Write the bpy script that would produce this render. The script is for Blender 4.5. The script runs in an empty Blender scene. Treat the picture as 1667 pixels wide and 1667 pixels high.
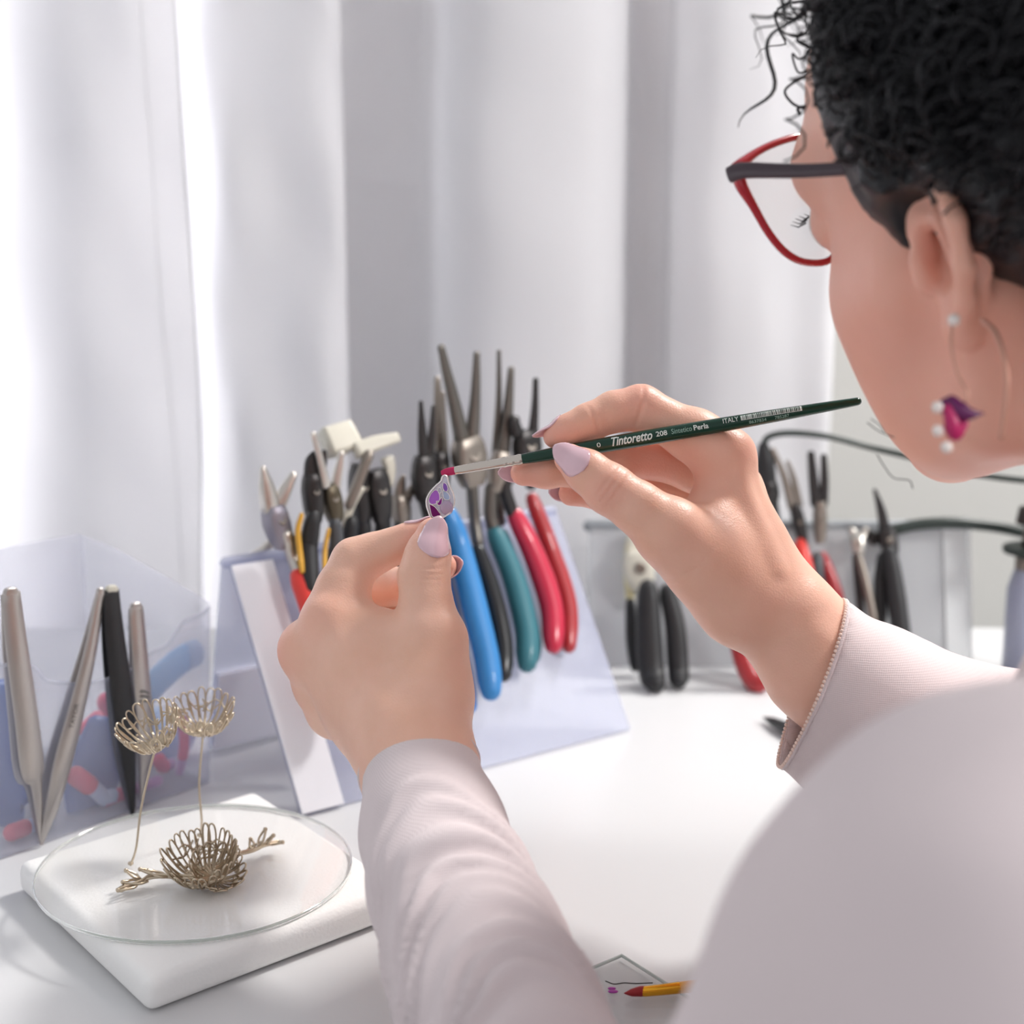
import bpy, bmesh, math, random
import numpy as np
from mathutils import Vector, Matrix

# ------------------------------------------------------------------ camera frame
DESK = 0.75
CAM = np.array([0.0, 0.0, DESK + 0.34])
PITCH = math.radians(13.0)
FPX = 2660.0
HALF = 833.5
RT = np.array([1.0, 0, 0])
FW = np.array([0, math.cos(PITCH), -math.sin(PITCH)])
DN = np.array([0, -math.sin(PITCH), -math.cos(PITCH)])
sc = bpy.context.scene

cd = bpy.data.cameras.new('camera')
cam = bpy.data.objects.new('camera', cd)
sc.collection.objects.link(cam)
cam.location = CAM
cam.rotation_euler = (math.pi / 2 - PITCH, 0, 0)
cd.sensor_width = 36
cd.lens = 36 * FPX / 1667
cd.clip_start = 0.02
cd.dof.use_dof = True
cd.dof.focus_distance = 0.688
cd.dof.aperture_fstop = 6.6
sc.camera = cam

# ------------------------------------------------------------------ light
sc.view_settings.view_transform = 'Standard'
sc.view_settings.look = 'None'
sc.view_settings.exposure = 0.10
sc.view_settings.gamma = 1.0
sc.view_settings.use_curve_mapping = False
wd = bpy.data.worlds.new('room_light'); sc.world = wd
wd.use_nodes = True
wd.node_tree.nodes['Background'].inputs[0].default_value = (0.95, 0.96, 1.0, 1)
wd.node_tree.nodes['Background'].inputs[1].default_value = 0.60

def area(name, loc, target, sx, sy, power, color):
    l = bpy.data.lights.new(name, 'AREA'); l.shape = 'RECTANGLE'; l.size = sx; l.size_y = sy
    l.energy = power; l.color = color
    o = bpy.data.objects.new(name, l); sc.collection.objects.link(o)
    o.location = loc
    d = Vector(target) - Vector(loc)
    o.rotation_euler = d.to_track_quat('-Z', 'Y').to_euler()
    return o
area('key_light_back_right', (1.00, 1.55, 2.35), (-0.02, 0.66, 0.87), 0.26, 0.26, 34, (1.0, 0.975, 0.945))  # unseen key lamp, added behind a wall kept low to let it through
area('window_light_left', (-0.66, 2.80, 1.55), (-0.60, 1.15, 1.10), 0.45, 0.7, 420, (0.97, 0.98, 1.0))
area('front_right_fill', (1.75, -0.15, 2.0), (-0.1, 1.15, 1.05), 0.5, 0.5, 27, (1.0, 0.985, 0.97))  # unseen lamp added at front right to shade the curtain folds

# ------------------------------------------------------------------ helpers
def C(px, py, d):
    return CAM + RT * ((px - HALF) / FPX * d) + DN * ((py - HALF) / FPX * d) + FW * d
def ray(px, py):
    return RT * ((px - HALF) / FPX) + DN * ((py - HALF) / FPX) + FW
def D(px, py, h=0.0):
    r = ray(px, py); t = (DESK + h - CAM[2]) / r[2]; return CAM + r * t
def V(px, py, y):
    r = ray(px, py); return CAM + r * (y / r[1])
def PLN(px, py, p0, n):
    r = ray(px, py); return CAM + r * (np.dot(p0 - CAM, n) / np.dot(r, n))
def camv(x, y, z):               # camera-space direction (right, down, away) -> world
    return RT * x + DN * y + FW * z
def nrm(v):
    v = np.asarray(v, float); return v / (np.linalg.norm(v) + 1e-12)
def lin(r, g, b):
    f = lambda c: (c / 255 / 12.92) if c <= 10 else ((c / 255 + 0.055) / 1.055) ** 2.4
    return (f(r), f(g), f(b), 1)

def mat(name, rgb, rough=0.5, metal=0.0, spec=0.5, sss=0.0, sss_col=None, bump=None, vary=None, coat=0.0, trans=0.0, ior=1.45, sheen=0.0, alpha=1.0):
    m = bpy.data.materials.new(name); m.use_nodes = True
    nt = m.node_tree; b = nt.nodes['Principled BSDF']
    c = lin(*rgb)
    b.inputs['Base Color'].default_value = c
    b.inputs['Roughness'].default_value = rough
    b.inputs['Metallic'].default_value = metal
    b.inputs['Specular IOR Level'].default_value = spec
    b.inputs['Coat Weight'].default_value = coat
    b.inputs['Transmission Weight'].default_value = trans
    b.inputs['IOR'].default_value = ior
    b.inputs['Sheen Weight'].default_value = sheen
    b.inputs['Alpha'].default_value = alpha
    if sss:
        b.inputs['Subsurface Weight'].default_value = sss
        b.inputs['Subsurface Radius'].default_value = (0.6, 0.22, 0.12)
        b.inputs['Subsurface Scale'].default_value = 0.006
    tc = nt.nodes.new('ShaderNodeTexCoord')
    if vary:                      # (scale, amount)
        n = nt.nodes.new('ShaderNodeTexNoise'); n.inputs['Scale'].default_value = vary[0]; n.inputs['Detail'].default_value = 5
        nt.links.new(tc.outputs['Object'], n.inputs['Vector'])
        mx = nt.nodes.new('ShaderNodeMix'); mx.data_type = 'RGBA'
        k = vary[1]
        mx.inputs[6].default_value = tuple(x * (1 - k) for x in c[:3]) + (1,)
        mx.inputs[7].default_value = tuple(min(1, x * (1 + k)) for x in c[:3]) + (1,)
        nt.links.new(n.outputs['Fac'], mx.inputs[0]); nt.links.new(mx.outputs[2], b.inputs['Base Color'])
    if bump:                      # (scale, strength, distance)
        n = nt.nodes.new('ShaderNodeTexNoise'); n.inputs['Scale'].default_value = bump[0]; n.inputs['Detail'].default_value = 4
        nt.links.new(tc.outputs['Object'], n.inputs['Vector'])
        bp = nt.nodes.new('ShaderNodeBump'); bp.inputs['Strength'].default_value = bump[1]; bp.inputs['Distance'].default_value = bump[2]
        nt.links.new(n.outputs['Fac'], bp.inputs['Height']); nt.links.new(bp.outputs[0], b.inputs['Normal'])
    return m

def sheet_mat(name, rgb, clear, transl, rough=0.4, gloss=0.06):
    """thin translucent sheet: diffuse + translucent + see-through + a little gloss"""
    m = bpy.data.materials.new(name); m.use_nodes = True
    nt = m.node_tree; nt.nodes.clear()
    out = nt.nodes.new('ShaderNodeOutputMaterial')
    df = nt.nodes.new('ShaderNodeBsdfDiffuse'); tl = nt.nodes.new('ShaderNodeBsdfTranslucent')
    tr = nt.nodes.new('ShaderNodeBsdfTransparent'); gl = nt.nodes.new('ShaderNodeBsdfGlossy')
    for n in (df, tl): n.inputs[0].default_value = lin(*rgb)
    gl.inputs['Roughness'].default_value = rough
    a = nt.nodes.new('ShaderNodeMixShader'); a.inputs[0].default_value = transl
    b = nt.nodes.new('ShaderNodeMixShader'); b.inputs[0].default_value = clear
    c = nt.nodes.new('ShaderNodeMixShader'); c.inputs[0].default_value = gloss
    L = nt.links.new
    L(df.outputs[0], a.inputs[1]); L(tl.outputs[0], a.inputs[2])
    L(a.outputs[0], b.inputs[1]); L(tr.outputs[0], b.inputs[2])
    L(b.outputs[0], c.inputs[1]); L(gl.outputs[0], c.inputs[2])
    L(c.outputs[0], out.inputs[0])
    return m

class M:
    def __init__(s): s.v = []; s.f = []; s.n = 0
    def add(s, vf):
        v, f = vf
        v = np.asarray(v, float).reshape(-1, 3)
        s.f += [tuple(i + s.n for i in t) for t in f]
        s.v.append(v); s.n += len(v); return s
    def get(s): return np.vstack(s.v), s.f

def root_loc(o):
    while o.parent: o = o.parent
    return np.array(o.location)

def tag(o, label=None, cat=None, group=None, kind=None):
    if label: o['label'] = label
    if cat: o['category'] = cat
    if group: o['group'] = group
    if kind: o['kind'] = kind
    return o

def thing(name, label, cat, loc, group=None):
    o = bpy.data.objects.new(name, None); sc.collection.objects.link(o)
    o.empty_display_size = 0.02
    o.location = loc
    return tag(o, label, cat, group)

def obj(name, vf, m, parent=None, smooth=True, loc=None, label=None, kind=None):
    v, f = vf.get() if isinstance(vf, M) else vf
    v = np.asarray(v, float)
    if parent is not None: o0 = root_loc(parent)
    elif loc is not None: o0 = np.asarray(loc, float)
    else: o0 = np.array([v[:, 0].mean(), v[:, 1].mean(), v[:, 2].min()])
    me = bpy.data.meshes.new(name)
    me.from_pydata((v - o0).tolist(), [], [tuple(int(i) for i in t) for t in f])
    me.update()
    if smooth: me.polygons.foreach_set('use_smooth', [True] * len(me.polygons))
    me.materials.append(m)
    o = bpy.data.objects.new(name, me); sc.collection.objects.link(o)
    if parent is not None: o.parent = parent
    else: o.location = o0
    if label: o['label'] = label
    if kind: o['kind'] = kind
    return o

def sharp(o, ang=35):
    try:
        o.data.set_sharp_from_angle(angle=math.radians(ang))
    except Exception: pass
    return o

def bevel(o, w=0.0006, seg=2):
    b = o.modifiers.new('bevel', 'BEVEL'); b.width = w; b.segments = seg; b.limit_method = 'ANGLE'; b.angle_limit = math.radians(40)
    return sharp(o)

def cr(pts, m=6):
    """Catmull-Rom through points (any dimension)"""
    P = np.asarray(pts, float)
    P = np.vstack([2 * P[0] - P[1], P, 2 * P[-1] - P[-2]])
    out = []
    for i in range(1, len(P) - 2):
        p0, p1, p2, p3 = P[i - 1:i + 3]
        for k in range(m):
            t = k / m
            out.append(0.5 * ((2 * p1) + (-p0 + p2) * t + (2 * p0 - 5 * p1 + 4 * p2 - p3) * t * t + (-p0 + 3 * p1 - 3 * p2 + p3) * t ** 3))
    out.append(P[-2])
    return np.array(out)

def sweep(path, ra, rb=None, n=12, up=None, ex=2.0, cap=True, closed=False):
    """tube along path; ra = half width across, rb = half thickness along 'up'"""
    P = np.asarray(path, float); K = len(P)
    ra = np.broadcast_to(np.asarray(ra, float), (K,)).copy()
    rb = ra.copy() if rb is None else np.broadcast_to(np.asarray(rb, float), (K,)).copy()
    T = np.gradient(P, axis=0)
    if closed: T = np.roll(P, -1, 0) - np.roll(P, 1, 0)
    T /= np.linalg.norm(T, axis=1)[:, None] + 1e-12
    u = np.asarray(up, float) if up is not None else (np.array([0, 0, 1.0]) if abs(T[0][2]) < .9 else np.array([1.0, 0, 0]))
    B = []
    for i in range(K):
        b = u - T[i] * np.dot(u, T[i]); b /= np.linalg.norm(b) + 1e-12
        B.append(b)
        if up is None: u = b
    B = np.array(B); A = np.cross(T, B)
    if cap and not closed:        # rounded ends
        def endcap(i, s):
            r = min(ra[i], rb[i])
            return [(P[i] + s * T[i] * r * q, k) for q, k in ((0.55, 0.83), (0.9, 0.45), (1.0, 0.05))]
        c0 = endcap(0, -1)[::-1]; c1 = endcap(K - 1, 1)
        P = np.vstack([[p for p, _ in c0], P, [p for p, _ in c1]])
        f0 = np.array([k for _, k in c0]); f1 = np.array([k for _, k in c1])
        ra = np.concatenate([ra[0] * f0, ra, ra[-1] * f1]); rb = np.concatenate([rb[0] * f0, rb, rb[-1] * f1])
        A = np.vstack([[A[0]] * 3, A, [A[-1]] * 3]); B = np.vstack([[B[0]] * 3, B, [B[-1]] * 3])
        K += 6
    th = np.arange(n) / n * 2 * math.pi
    cs, sn = np.cos(th), np.sin(th)
    cs = np.sign(cs) * np.abs(cs) ** (2 / ex); sn = np.sign(sn) * np.abs(sn) ** (2 / ex)
    v = P[:, None, :] + A[:, None, :] * (ra[:, None] * cs)[:, :, None] + B[:, None, :] * (rb[:, None] * sn)[:, :, None]
    v = v.reshape(-1, 3)
    f = []
    for i in range(K if closed else K - 1):
        j = (i + 1) % K
        for k in range(n):
            l = (k + 1) % n
            f.append((i * n + k, i * n + l, j * n + l, j * n + k))
    if not closed:
        f.append(tuple(range(n))[::-1]); f.append(tuple((K - 1) * n + k for k in range(n)))
    return v, f

def prism(poly, vec):
    """polygon (3d points) extruded by vec, centred"""
    p = np.asarray(poly, float); vec = np.asarray(vec, float); n = len(p)
    v = np.vstack([p - vec / 2, p + vec / 2])
    f = [tuple(range(n))[::-1], tuple(range(n, 2 * n))]
    for i in range(n):
        j = (i + 1) % n; f.append((i, j, n + j, n + i))
    return v, f

def box(c, ax, ay, az):
    c = np.asarray(c, float); ax, ay, az = map(lambda q: np.asarray(q, float), (ax, ay, az))
    return prism([c - ax - ay, c + ax - ay, c + ax + ay, c - ax + ay], az * 2)

def ball(c, r, nu=14, nv=8, axes=None):
    c = np.asarray(c, float); r = np.broadcast_to(np.asarray(r, float), (3,))
    ax = np.eye(3) if axes is None else np.array(axes)
    v = [c + ax[2] * r[2]]
    for i in range(1, nv):
        t = math.pi * i / nv
        for k in range(nu):
            p = 2 * math.pi * k / nu
            v.append(c + ax[0] * r[0] * math.sin(t) * math.cos(p) + ax[1] * r[1] * math.sin(t) * math.sin(p) + ax[2] * r[2] * math.cos(t))
    v.append(c - ax[2] * r[2])
    f = [(0, 1 + k, 1 + (k + 1) % nu) for k in range(nu)]
    for i in range(nv - 2):
        for k in range(nu):
            a = 1 + i * nu; b = a + nu; l = (k + 1) % nu
            f.append((a + k, b + k, b + l, a + l))
    last = len(v) - 1; a = 1 + (nv - 2) * nu
    f += [(last, a + (k + 1) % nu, a + k) for k in range(nu)]
    return v, f

def lathe(base, axis, prof, n=24, ref=None):
    """prof: list of (distance along axis, radius)"""
    axis = nrm(axis); ref = np.array([1.0, 0, 0]) if ref is None else np.asarray(ref, float)
    if abs(np.dot(ref, axis)) > .95: ref = np.array([0, 1.0, 0])
    a = nrm(ref - axis * np.dot(ref, axis)); b = np.cross(axis, a)
    v = []; f = []
    for s, r in prof:
        for k in range(n):
            t = 2 * math.pi * k / n
            v.append(np.asarray(base) + axis * s + (a * math.cos(t) + b * math.sin(t)) * max(r, 1e-5))
    K = len(prof)
    for i in range(K - 1):
        for k in range(n):
            l = (k + 1) % n; f.append((i * n + k, i * n + l, (i + 1) * n + l, (i + 1) * n + k))
    f.append(tuple(range(n))[::-1]); f.append(tuple((K - 1) * n + k for k in range(n)))
    return v, f

# ------------------------------------------------------------------ signed-distance fields -> meshes
class Field:
    def __init__(s, lo, hi, h):
        s.lo = np.asarray(lo, float); s.h = h
        s.n = np.ceil((np.asarray(hi) - s.lo) / h).astype(int) + 1
        s.A = np.full(s.n, 1.0, np.float32)
    def like(s):
        o = Field.__new__(Field); o.lo = s.lo; o.h = s.h; o.n = s.n; o.A = np.full(s.n, 1.0, np.float32); return o
    def window(s, lo, hi, pad):
        a = np.clip(np.floor((np.minimum(lo, hi) - pad - s.lo) / s.h).astype(int), 0, s.n - 1)
        b = np.clip(np.ceil((np.maximum(lo, hi) + pad - s.lo) / s.h).astype(int) + 1, 1, s.n)
        if np.any(b <= a): return None, None
        sl = tuple(slice(x, y) for x, y in zip(a, b))
        g = [(s.lo[i] + s.h * np.arange(a[i], b[i])).astype(np.float32) for i in range(3)]
        return sl, np.meshgrid(*g, indexing='ij', sparse=True)
    def smin(s, sl, d, k):
        a = s.A[sl]
        if k <= 0: s.A[sl] = np.minimum(a, d); return
        hh = np.maximum(k - np.abs(a - d), 0) / k
        s.A[sl] = np.minimum(a, d) - hh * hh * k * 0.25
    def smax(s, sl, d, k):
        a = s.A[sl]
        hh = np.maximum(k - np.abs(a - d), 0) / k
        s.A[sl] = np.maximum(a, d) + hh * hh * k * 0.25
    def dcone(s, a, b, ra, rb, pad):
        a = np.asarray(a, float); b = np.asarray(b, float)
        sl, g = s.window(a, b, max(ra, rb) + pad)
        if sl is None: return None, None
        ab = b - a; L2 = float(ab @ ab) + 1e-12
        X, Y, Z = g[0] - a[0], g[1] - a[1], g[2] - a[2]
        t = np.clip((X * ab[0] + Y * ab[1] + Z * ab[2]) / L2, 0, 1)
        d = np.sqrt((X - t * ab[0]) ** 2 + (Y - t * ab[1]) ** 2 + (Z - t * ab[2]) ** 2) - (ra + (rb - ra) * t)
        return sl, d
    def cone(s, a, b, ra, rb, k=0.004):
        sl, d = s.dcone(a, b, ra, rb, k + 4 * s.h)
        if sl is not None: s.smin(sl, d, k)
    def cut(s, a, b, ra, rb, k=0.002):
        sl, d = s.dcone(a, b, ra, rb, k + 4 * s.h)
        if sl is not None: s.smax(sl, -d, k)
    def dell(s, c, r, ax, pad):
        c = np.asarray(c, float); r = np.asarray(r, float); ax = np.asarray(ax, float)
        sl, g = s.window(c, c, r.max() + pad)
        if sl is None: return None, None
        X, Y, Z = g[0] - c[0], g[1] - c[1], g[2] - c[2]
        q = [(X * ax[i][0] + Y * ax[i][1] + Z * ax[i][2]) / r[i] for i in range(3)]
        k0 = np.sqrt(q[0] ** 2 + q[1] ** 2 + q[2] ** 2)
        k1 = np.sqrt((q[0] / r[0]) ** 2 + (q[1] / r[1]) ** 2 + (q[2] / r[2]) ** 2) + 1e-9
        return sl, k0 * (k0 - 1) / k1
    def ell(s, c, r, ax=np.eye(3), k=0.004):
        sl, d = s.dell(c, r, ax, k + 4 * s.h)
        if sl is not None: s.smin(sl, d, k)
    def cutell(s, c, r, ax=np.eye(3), k=0.002):
        sl, d = s.dell(c, r, ax, k + 4 * s.h)
        if sl is not None: s.smax(sl, -d, k)
    def merge(s, o, k):
        s.smin((slice(None),) * 3, o.A, k)
    def mesh(s, smooth=2):
        A = s.A; n = A.shape
        ins = A < 0
        c = [ins[i:n[0] - 1 + i, j:n[1] - 1 + j, k:n[2] - 1 + k] for i in (0, 1) for j in (0, 1) for k in (0, 1)]
        anyi = np.zeros_like(c[0]); alli = np.ones_like(c[0])
        for q in c: anyi |= q; alli &= q
        act = np.argwhere(anyi & ~alli)
        idx = np.full(anyi.shape, -1, np.int32)
        idx[act[:, 0], act[:, 1], act[:, 2]] = np.arange(len(act))
        cv = {}
        for i in (0, 1):
            for j in (0, 1):
                for k in (0, 1):
                    cv[i, j, k] = A[act[:, 0] + i, act[:, 1] + j, act[:, 2] + k]
        pos = np.zeros((len(act), 3)); cnt = np.zeros(len(act))
        for axx in range(3):
            for p in (0, 1):
                for q in (0, 1):
                    a = [p, q]; a.insert(axx, 0); b = [p, q]; b.insert(axx, 1)
                    va, vb = cv[tuple(a)], cv[tuple(b)]
                    m = (va < 0) != (vb < 0)
                    t = np.where(m, va / np.where(m, va - vb, 1), 0)
                    pt = np.tile(np.array(a, float), (len(act), 1)); pt[:, axx] += t
                    pos += pt * m[:, None]; cnt += m
        P = act + pos / cnt[:, None]
        quads = []
        for axx in range(3):
            o1, o2 = [i for i in range(3) if i != axx]
            sa = [slice(1, n[i] - 1) for i in range(3)]; sb = list(sa)
            sa[axx] = slice(0, n[axx] - 1); sb[axx] = slice(1, n[axx])
            a = ins[tuple(sa)]; b = ins[tuple(sb)]
            e = np.argwhere(a != b)
            flip = a[e[:, 0], e[:, 1], e[:, 2]]
            base = e.copy(); base[:, o1] += 1; base[:, o2] += 1
            def cell(d1, d2):
                q = base.copy(); q[:, o1] += d1; q[:, o2] += d2
                return idx[q[:, 0], q[:, 1], q[:, 2]]
            Q = np.stack([cell(-1, -1), cell(0, -1), cell(0, 0), cell(-1, 0)], 1)
            if axx == 1: flip = ~flip
            Q[~flip] = Q[~flip][:, ::-1]
            quads.append(Q)
        Q = np.vstack(quads); Q = Q[(Q >= 0).all(1)]
        for it in range(smooth):
            acc = np.zeros_like(P); w = np.zeros(len(P))
            for i in range(4):
                j = (i + 1) % 4
                np.add.at(acc, Q[:, i], P[Q[:, j]]); np.add.at(acc, Q[:, j], P[Q[:, i]])
                np.add.at(w, Q[:, i], 1); np.add.at(w, Q[:, j], 1)
            avg = acc / np.maximum(w, 1)[:, None]
            P = P + (avg - P) * (0.5 if it % 2 == 0 else -0.3)
        return s.lo + P * s.h, Q

def vnormals(P, Q):
    a = P[Q[:, 2]] - P[Q[:, 0]]; b = P[Q[:, 3]] - P[Q[:, 1]]
    fn = np.cross(a, b); N = np.zeros_like(P)
    for i in range(4): np.add.at(N, Q[:, i], fn)
    return N / (np.linalg.norm(N, axis=1)[:, None] + 1e-12)

def keep(P, Q, mask):
    ok = mask[Q].all(1); Q = Q[ok]
    used = np.zeros(len(P), bool); used[Q.ravel()] = True
    mp = np.cumsum(used) - 1
    return P[used], mp[Q], used

def boundary_loop(Q):
    """vertices on open edges"""
    E = np.sort(np.vstack([Q[:, [0, 1]], Q[:, [1, 2]], Q[:, [2, 3]], Q[:, [3, 0]]]), axis=1)
    u, c = np.unique(E, axis=0, return_counts=True)
    return np.unique(u[c == 1].ravel())
# ------------------------------------------------------------------ materials
MAT = {}
MAT['desk'] = mat('desk_white_laminate', (213, 213, 214), 0.35, bump=(300, 0.03, 0.001))
MAT['wall'] = mat('wall_paint', (222, 221, 216), 0.8, bump=(200, 0.1, 0.001))
MAT['floor'] = mat('floor_grey', (150, 148, 145), 0.6, vary=(8, 0.1))
MAT['frost'] = sheet_mat('frosted_plastic', (226, 228, 244), 0.80, 0.4)
MAT['frost_rack'] = sheet_mat('frosted_plastic_rack', (196, 201, 226), 0.6, 0.4)
MAT['frost2'] = sheet_mat('frosted_plastic_grey', (214, 216, 219), 0.5, 0.3)
MAT['white_board'] = mat('white_foam_board', (238, 238, 244), 0.6)
MAT['pad'] = mat('white_foam', (247, 246, 244), 0.9, bump=(700, 0.4, 0.0006))
MAT['steel'] = mat('tool_steel', (200, 195, 188), 0.28, 1.0, bump=(60, 0.03, 0.001))
MAT['steel_dull'] = mat('brushed_tool_steel', (140, 132, 124), 0.4, 0.9)
MAT['steel_jaw'] = mat('dark_jaw_steel', (104, 100, 95), 0.38, 0.9)
MAT['dark_steel'] = mat('blackened_steel', (62, 60, 60), 0.35, 0.75)
MAT['black'] = mat('black_rubber', (36, 36, 38), 0.45)
MAT['black_gloss'] = mat('black_gloss_plastic', (30, 31, 33), 0.25)
MAT['cable'] = mat('black_green_cable', (38, 48, 44), 0.35)
MAT['cream'] = mat('cream_enamel', (206, 202, 188), 0.45)
MAT['silver_wire'] = mat('antique_silver_wire', (205, 190, 168), 0.3, 1.0)
MAT['silver'] = mat('polished_silver', (205, 196, 186), 0.14, 1.0)
MAT['nail'] = mat('nail_varnish', (226, 190, 200), 0.12, coat=0.7, sss=0.0)
MAT['brush_green'] = mat('green_lacquer', (4, 54, 38), 0.14, spec=.35, coat=.25)
MAT['print'] = mat('white_print', (225, 235, 230), 0.5)
MAT['print_dim'] = mat('grey_green_print', (150, 190, 175), 0.5)
MAT['grey_text'] = mat('etched_print', (80, 78, 76), 0.6)
MAT['red_bristle'] = mat('bristle_crimson', (190, 30, 88), 0.4, bump=(900, 0.3, 0.0003))
MAT['hair'] = mat('black_hair', (16, 16, 22), 0.42, spec=0.5, vary=(60, 0.3))
MAT['frame_red'] = mat('red_acetate', (176, 8, 34), 0.18, coat=0.6)
MAT['frame_dark'] = mat('dark_acetate', (62, 48, 56), 0.3)
MAT['pearl'] = mat('pearl', (238, 228, 222), 0.2, coat=0.6)

def plastic(name, rgb, rough=0.35, coat=0.2): 
    if name not in MAT: MAT[name] = mat(name, rgb, rough, coat=coat, vary=(40, 0.05))
    return MAT[name]

def glass_mat(name, tint=(250, 252, 252), ior=1.45, rough=0.0):
    return mat(name, tint, rough, 0.0, trans=1.0, ior=ior)
MAT['acrylic'] = sheet_mat('clear_acrylic', (250, 250, 250), 0.93, 0.1, 0.05, 0.06)
MAT['acrylic_edge'] = mat('acrylic_edge', (214, 220, 214), 0.08, trans=0.6, ior=1.45)
MAT['lens'] = sheet_mat('spectacle_lens', (240, 245, 240), 0.93, 0.2, 0.03, 0.05)

# fabric materials: knit and curtain weave
def weave(name, rgb, scale, strength, transl=0.0, dist=0.0004, stretch=(1, 1, 1), vary=0.04):
    m = mat(name, rgb, 0.85, spec=0.15, sheen=0.15)
    nt = m.node_tree; b = nt.nodes['Principled BSDF']
    tc = nt.nodes.new('ShaderNodeTexCoord')
    mp = nt.nodes.new('ShaderNodeMapping'); mp.inputs['Scale'].default_value = stretch
    nt.links.new(tc.outputs['Object'], mp.inputs['Vector'])
    w1 = nt.nodes.new('ShaderNodeTexWave'); w1.bands_direction = 'X'; w1.inputs['Scale'].default_value = scale; w1.inputs['Distortion'].default_value = 1.5; w1.inputs['Detail'].default_value = 2
    w2 = nt.nodes.new('ShaderNodeTexWave'); w2.bands_direction = 'Z'; w2.inputs['Scale'].default_value = scale; w2.inputs['Distortion'].default_value = 1.5; w2.inputs['Detail'].default_value = 2
    for w in (w1, w2): nt.links.new(mp.outputs[0], w.inputs['Vector'])
    ad = nt.nodes.new('ShaderNodeMath'); ad.operation = 'ADD'
    nt.links.new(w1.outputs['Fac'], ad.inputs[0]); nt.links.new(w2.outputs['Fac'], ad.inputs[1])
    bp = nt.nodes.new('ShaderNodeBump'); bp.inputs['Strength'].default_value = strength; bp.inputs['Distance'].default_value = dist
    nt.links.new(ad.outputs[0], bp.inputs['Height']); nt.links.new(bp.outputs[0], b.inputs['Normal'])
    n = nt.nodes.new('ShaderNodeTexNoise'); n.inputs['Scale'].default_value = 14; n.inputs['Detail'].default_value = 6
    nt.links.new(tc.outputs['Object'], n.inputs['Vector'])
    mx = nt.nodes.new('ShaderNodeMix'); mx.data_type = 'RGBA'; c = lin(*rgb)
    mx.inputs[6].default_value = tuple(x * (1 - vary) for x in c[:3]) + (1,); mx.inputs[7].default_value = tuple(min(1, x * (1 + vary)) for x in c[:3]) + (1,)
    nt.links.new(n.outputs['Fac'], mx.inputs[0]); nt.links.new(mx.outputs[2], b.inputs['Base Color'])
    if transl:
        out = nt.nodes['Material Output']
        tl = nt.nodes.new('ShaderNodeBsdfTranslucent'); tl.inputs[0].default_value = c
        nt.links.new(bp.outputs[0], tl.inputs['Normal'])
        ms = nt.nodes.new('ShaderNodeMixShader'); ms.inputs[0].default_value = transl
        nt.links.new(b.outputs[0], ms.inputs[1]); nt.links.new(tl.outputs[0], ms.inputs[2]); nt.links.new(ms.outputs[0], out.inputs[0])
    return m
MAT['curtain'] = weave('white_linen_curtain', (238, 237, 239), 260, 0.12, 0.3, 0.0005)
MAT['knit'] = weave('pale_knit', (222, 209, 210), 420, 0.25, 0.0, 0.0004)

# skin with redder knuckles and fingertips, and face shade put into the colour (vertex attribute 'flush')
def skin_mat():
    m = mat('skin', (226, 178, 156), 0.42, spec=0.4, sss=0.18)
    nt = m.node_tree; b = nt.nodes['Principled BSDF']
    tc = nt.nodes.new('ShaderNodeTexCoord')
    at = nt.nodes.new('ShaderNodeAttribute'); at.attribute_name = 'flush_shade'
    n = nt.nodes.new('ShaderNodeTexNoise'); n.inputs['Scale'].default_value = 70; n.inputs['Detail'].default_value = 6
    nt.links.new(tc.outputs['Object'], n.inputs['Vector'])
    mx = nt.nodes.new('ShaderNodeMix'); mx.data_type = 'RGBA'
    mx.inputs[6].default_value = lin(230, 180, 154); mx.inputs[7].default_value = lin(242, 196, 176)
    nt.links.new(n.outputs['Fac'], mx.inputs[0])
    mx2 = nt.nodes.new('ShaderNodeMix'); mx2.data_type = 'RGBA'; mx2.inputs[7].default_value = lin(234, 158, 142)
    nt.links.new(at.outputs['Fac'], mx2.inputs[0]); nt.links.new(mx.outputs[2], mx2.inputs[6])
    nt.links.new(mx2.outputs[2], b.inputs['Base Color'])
    v = nt.nodes.new('ShaderNodeTexVoronoi'); v.inputs['Scale'].default_value = 1100
    n2 = nt.nodes.new('ShaderNodeTexNoise'); n2.inputs['Scale'].default_value = 380; n2.inputs['Detail'].default_value = 5
    for q in (v, n2): nt.links.new(tc.outputs['Object'], q.inputs['Vector'])
    ad = nt.nodes.new('ShaderNodeMath'); ad.operation = 'ADD'
    nt.links.new(v.outputs['Distance'], ad.inputs[0]); nt.links.new(n2.outputs['Fac'], ad.inputs[1])
    bp = nt.nodes.new('ShaderNodeBump'); bp.inputs['Strength'].default_value = 0.16; bp.inputs['Distance'].default_value = 0.0005
    nt.links.new(ad.outputs[0], bp.inputs['Height']); nt.links.new(bp.outputs[0], b.inputs['Normal'])
    return m
MAT['skin'] = skin_mat()

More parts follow.
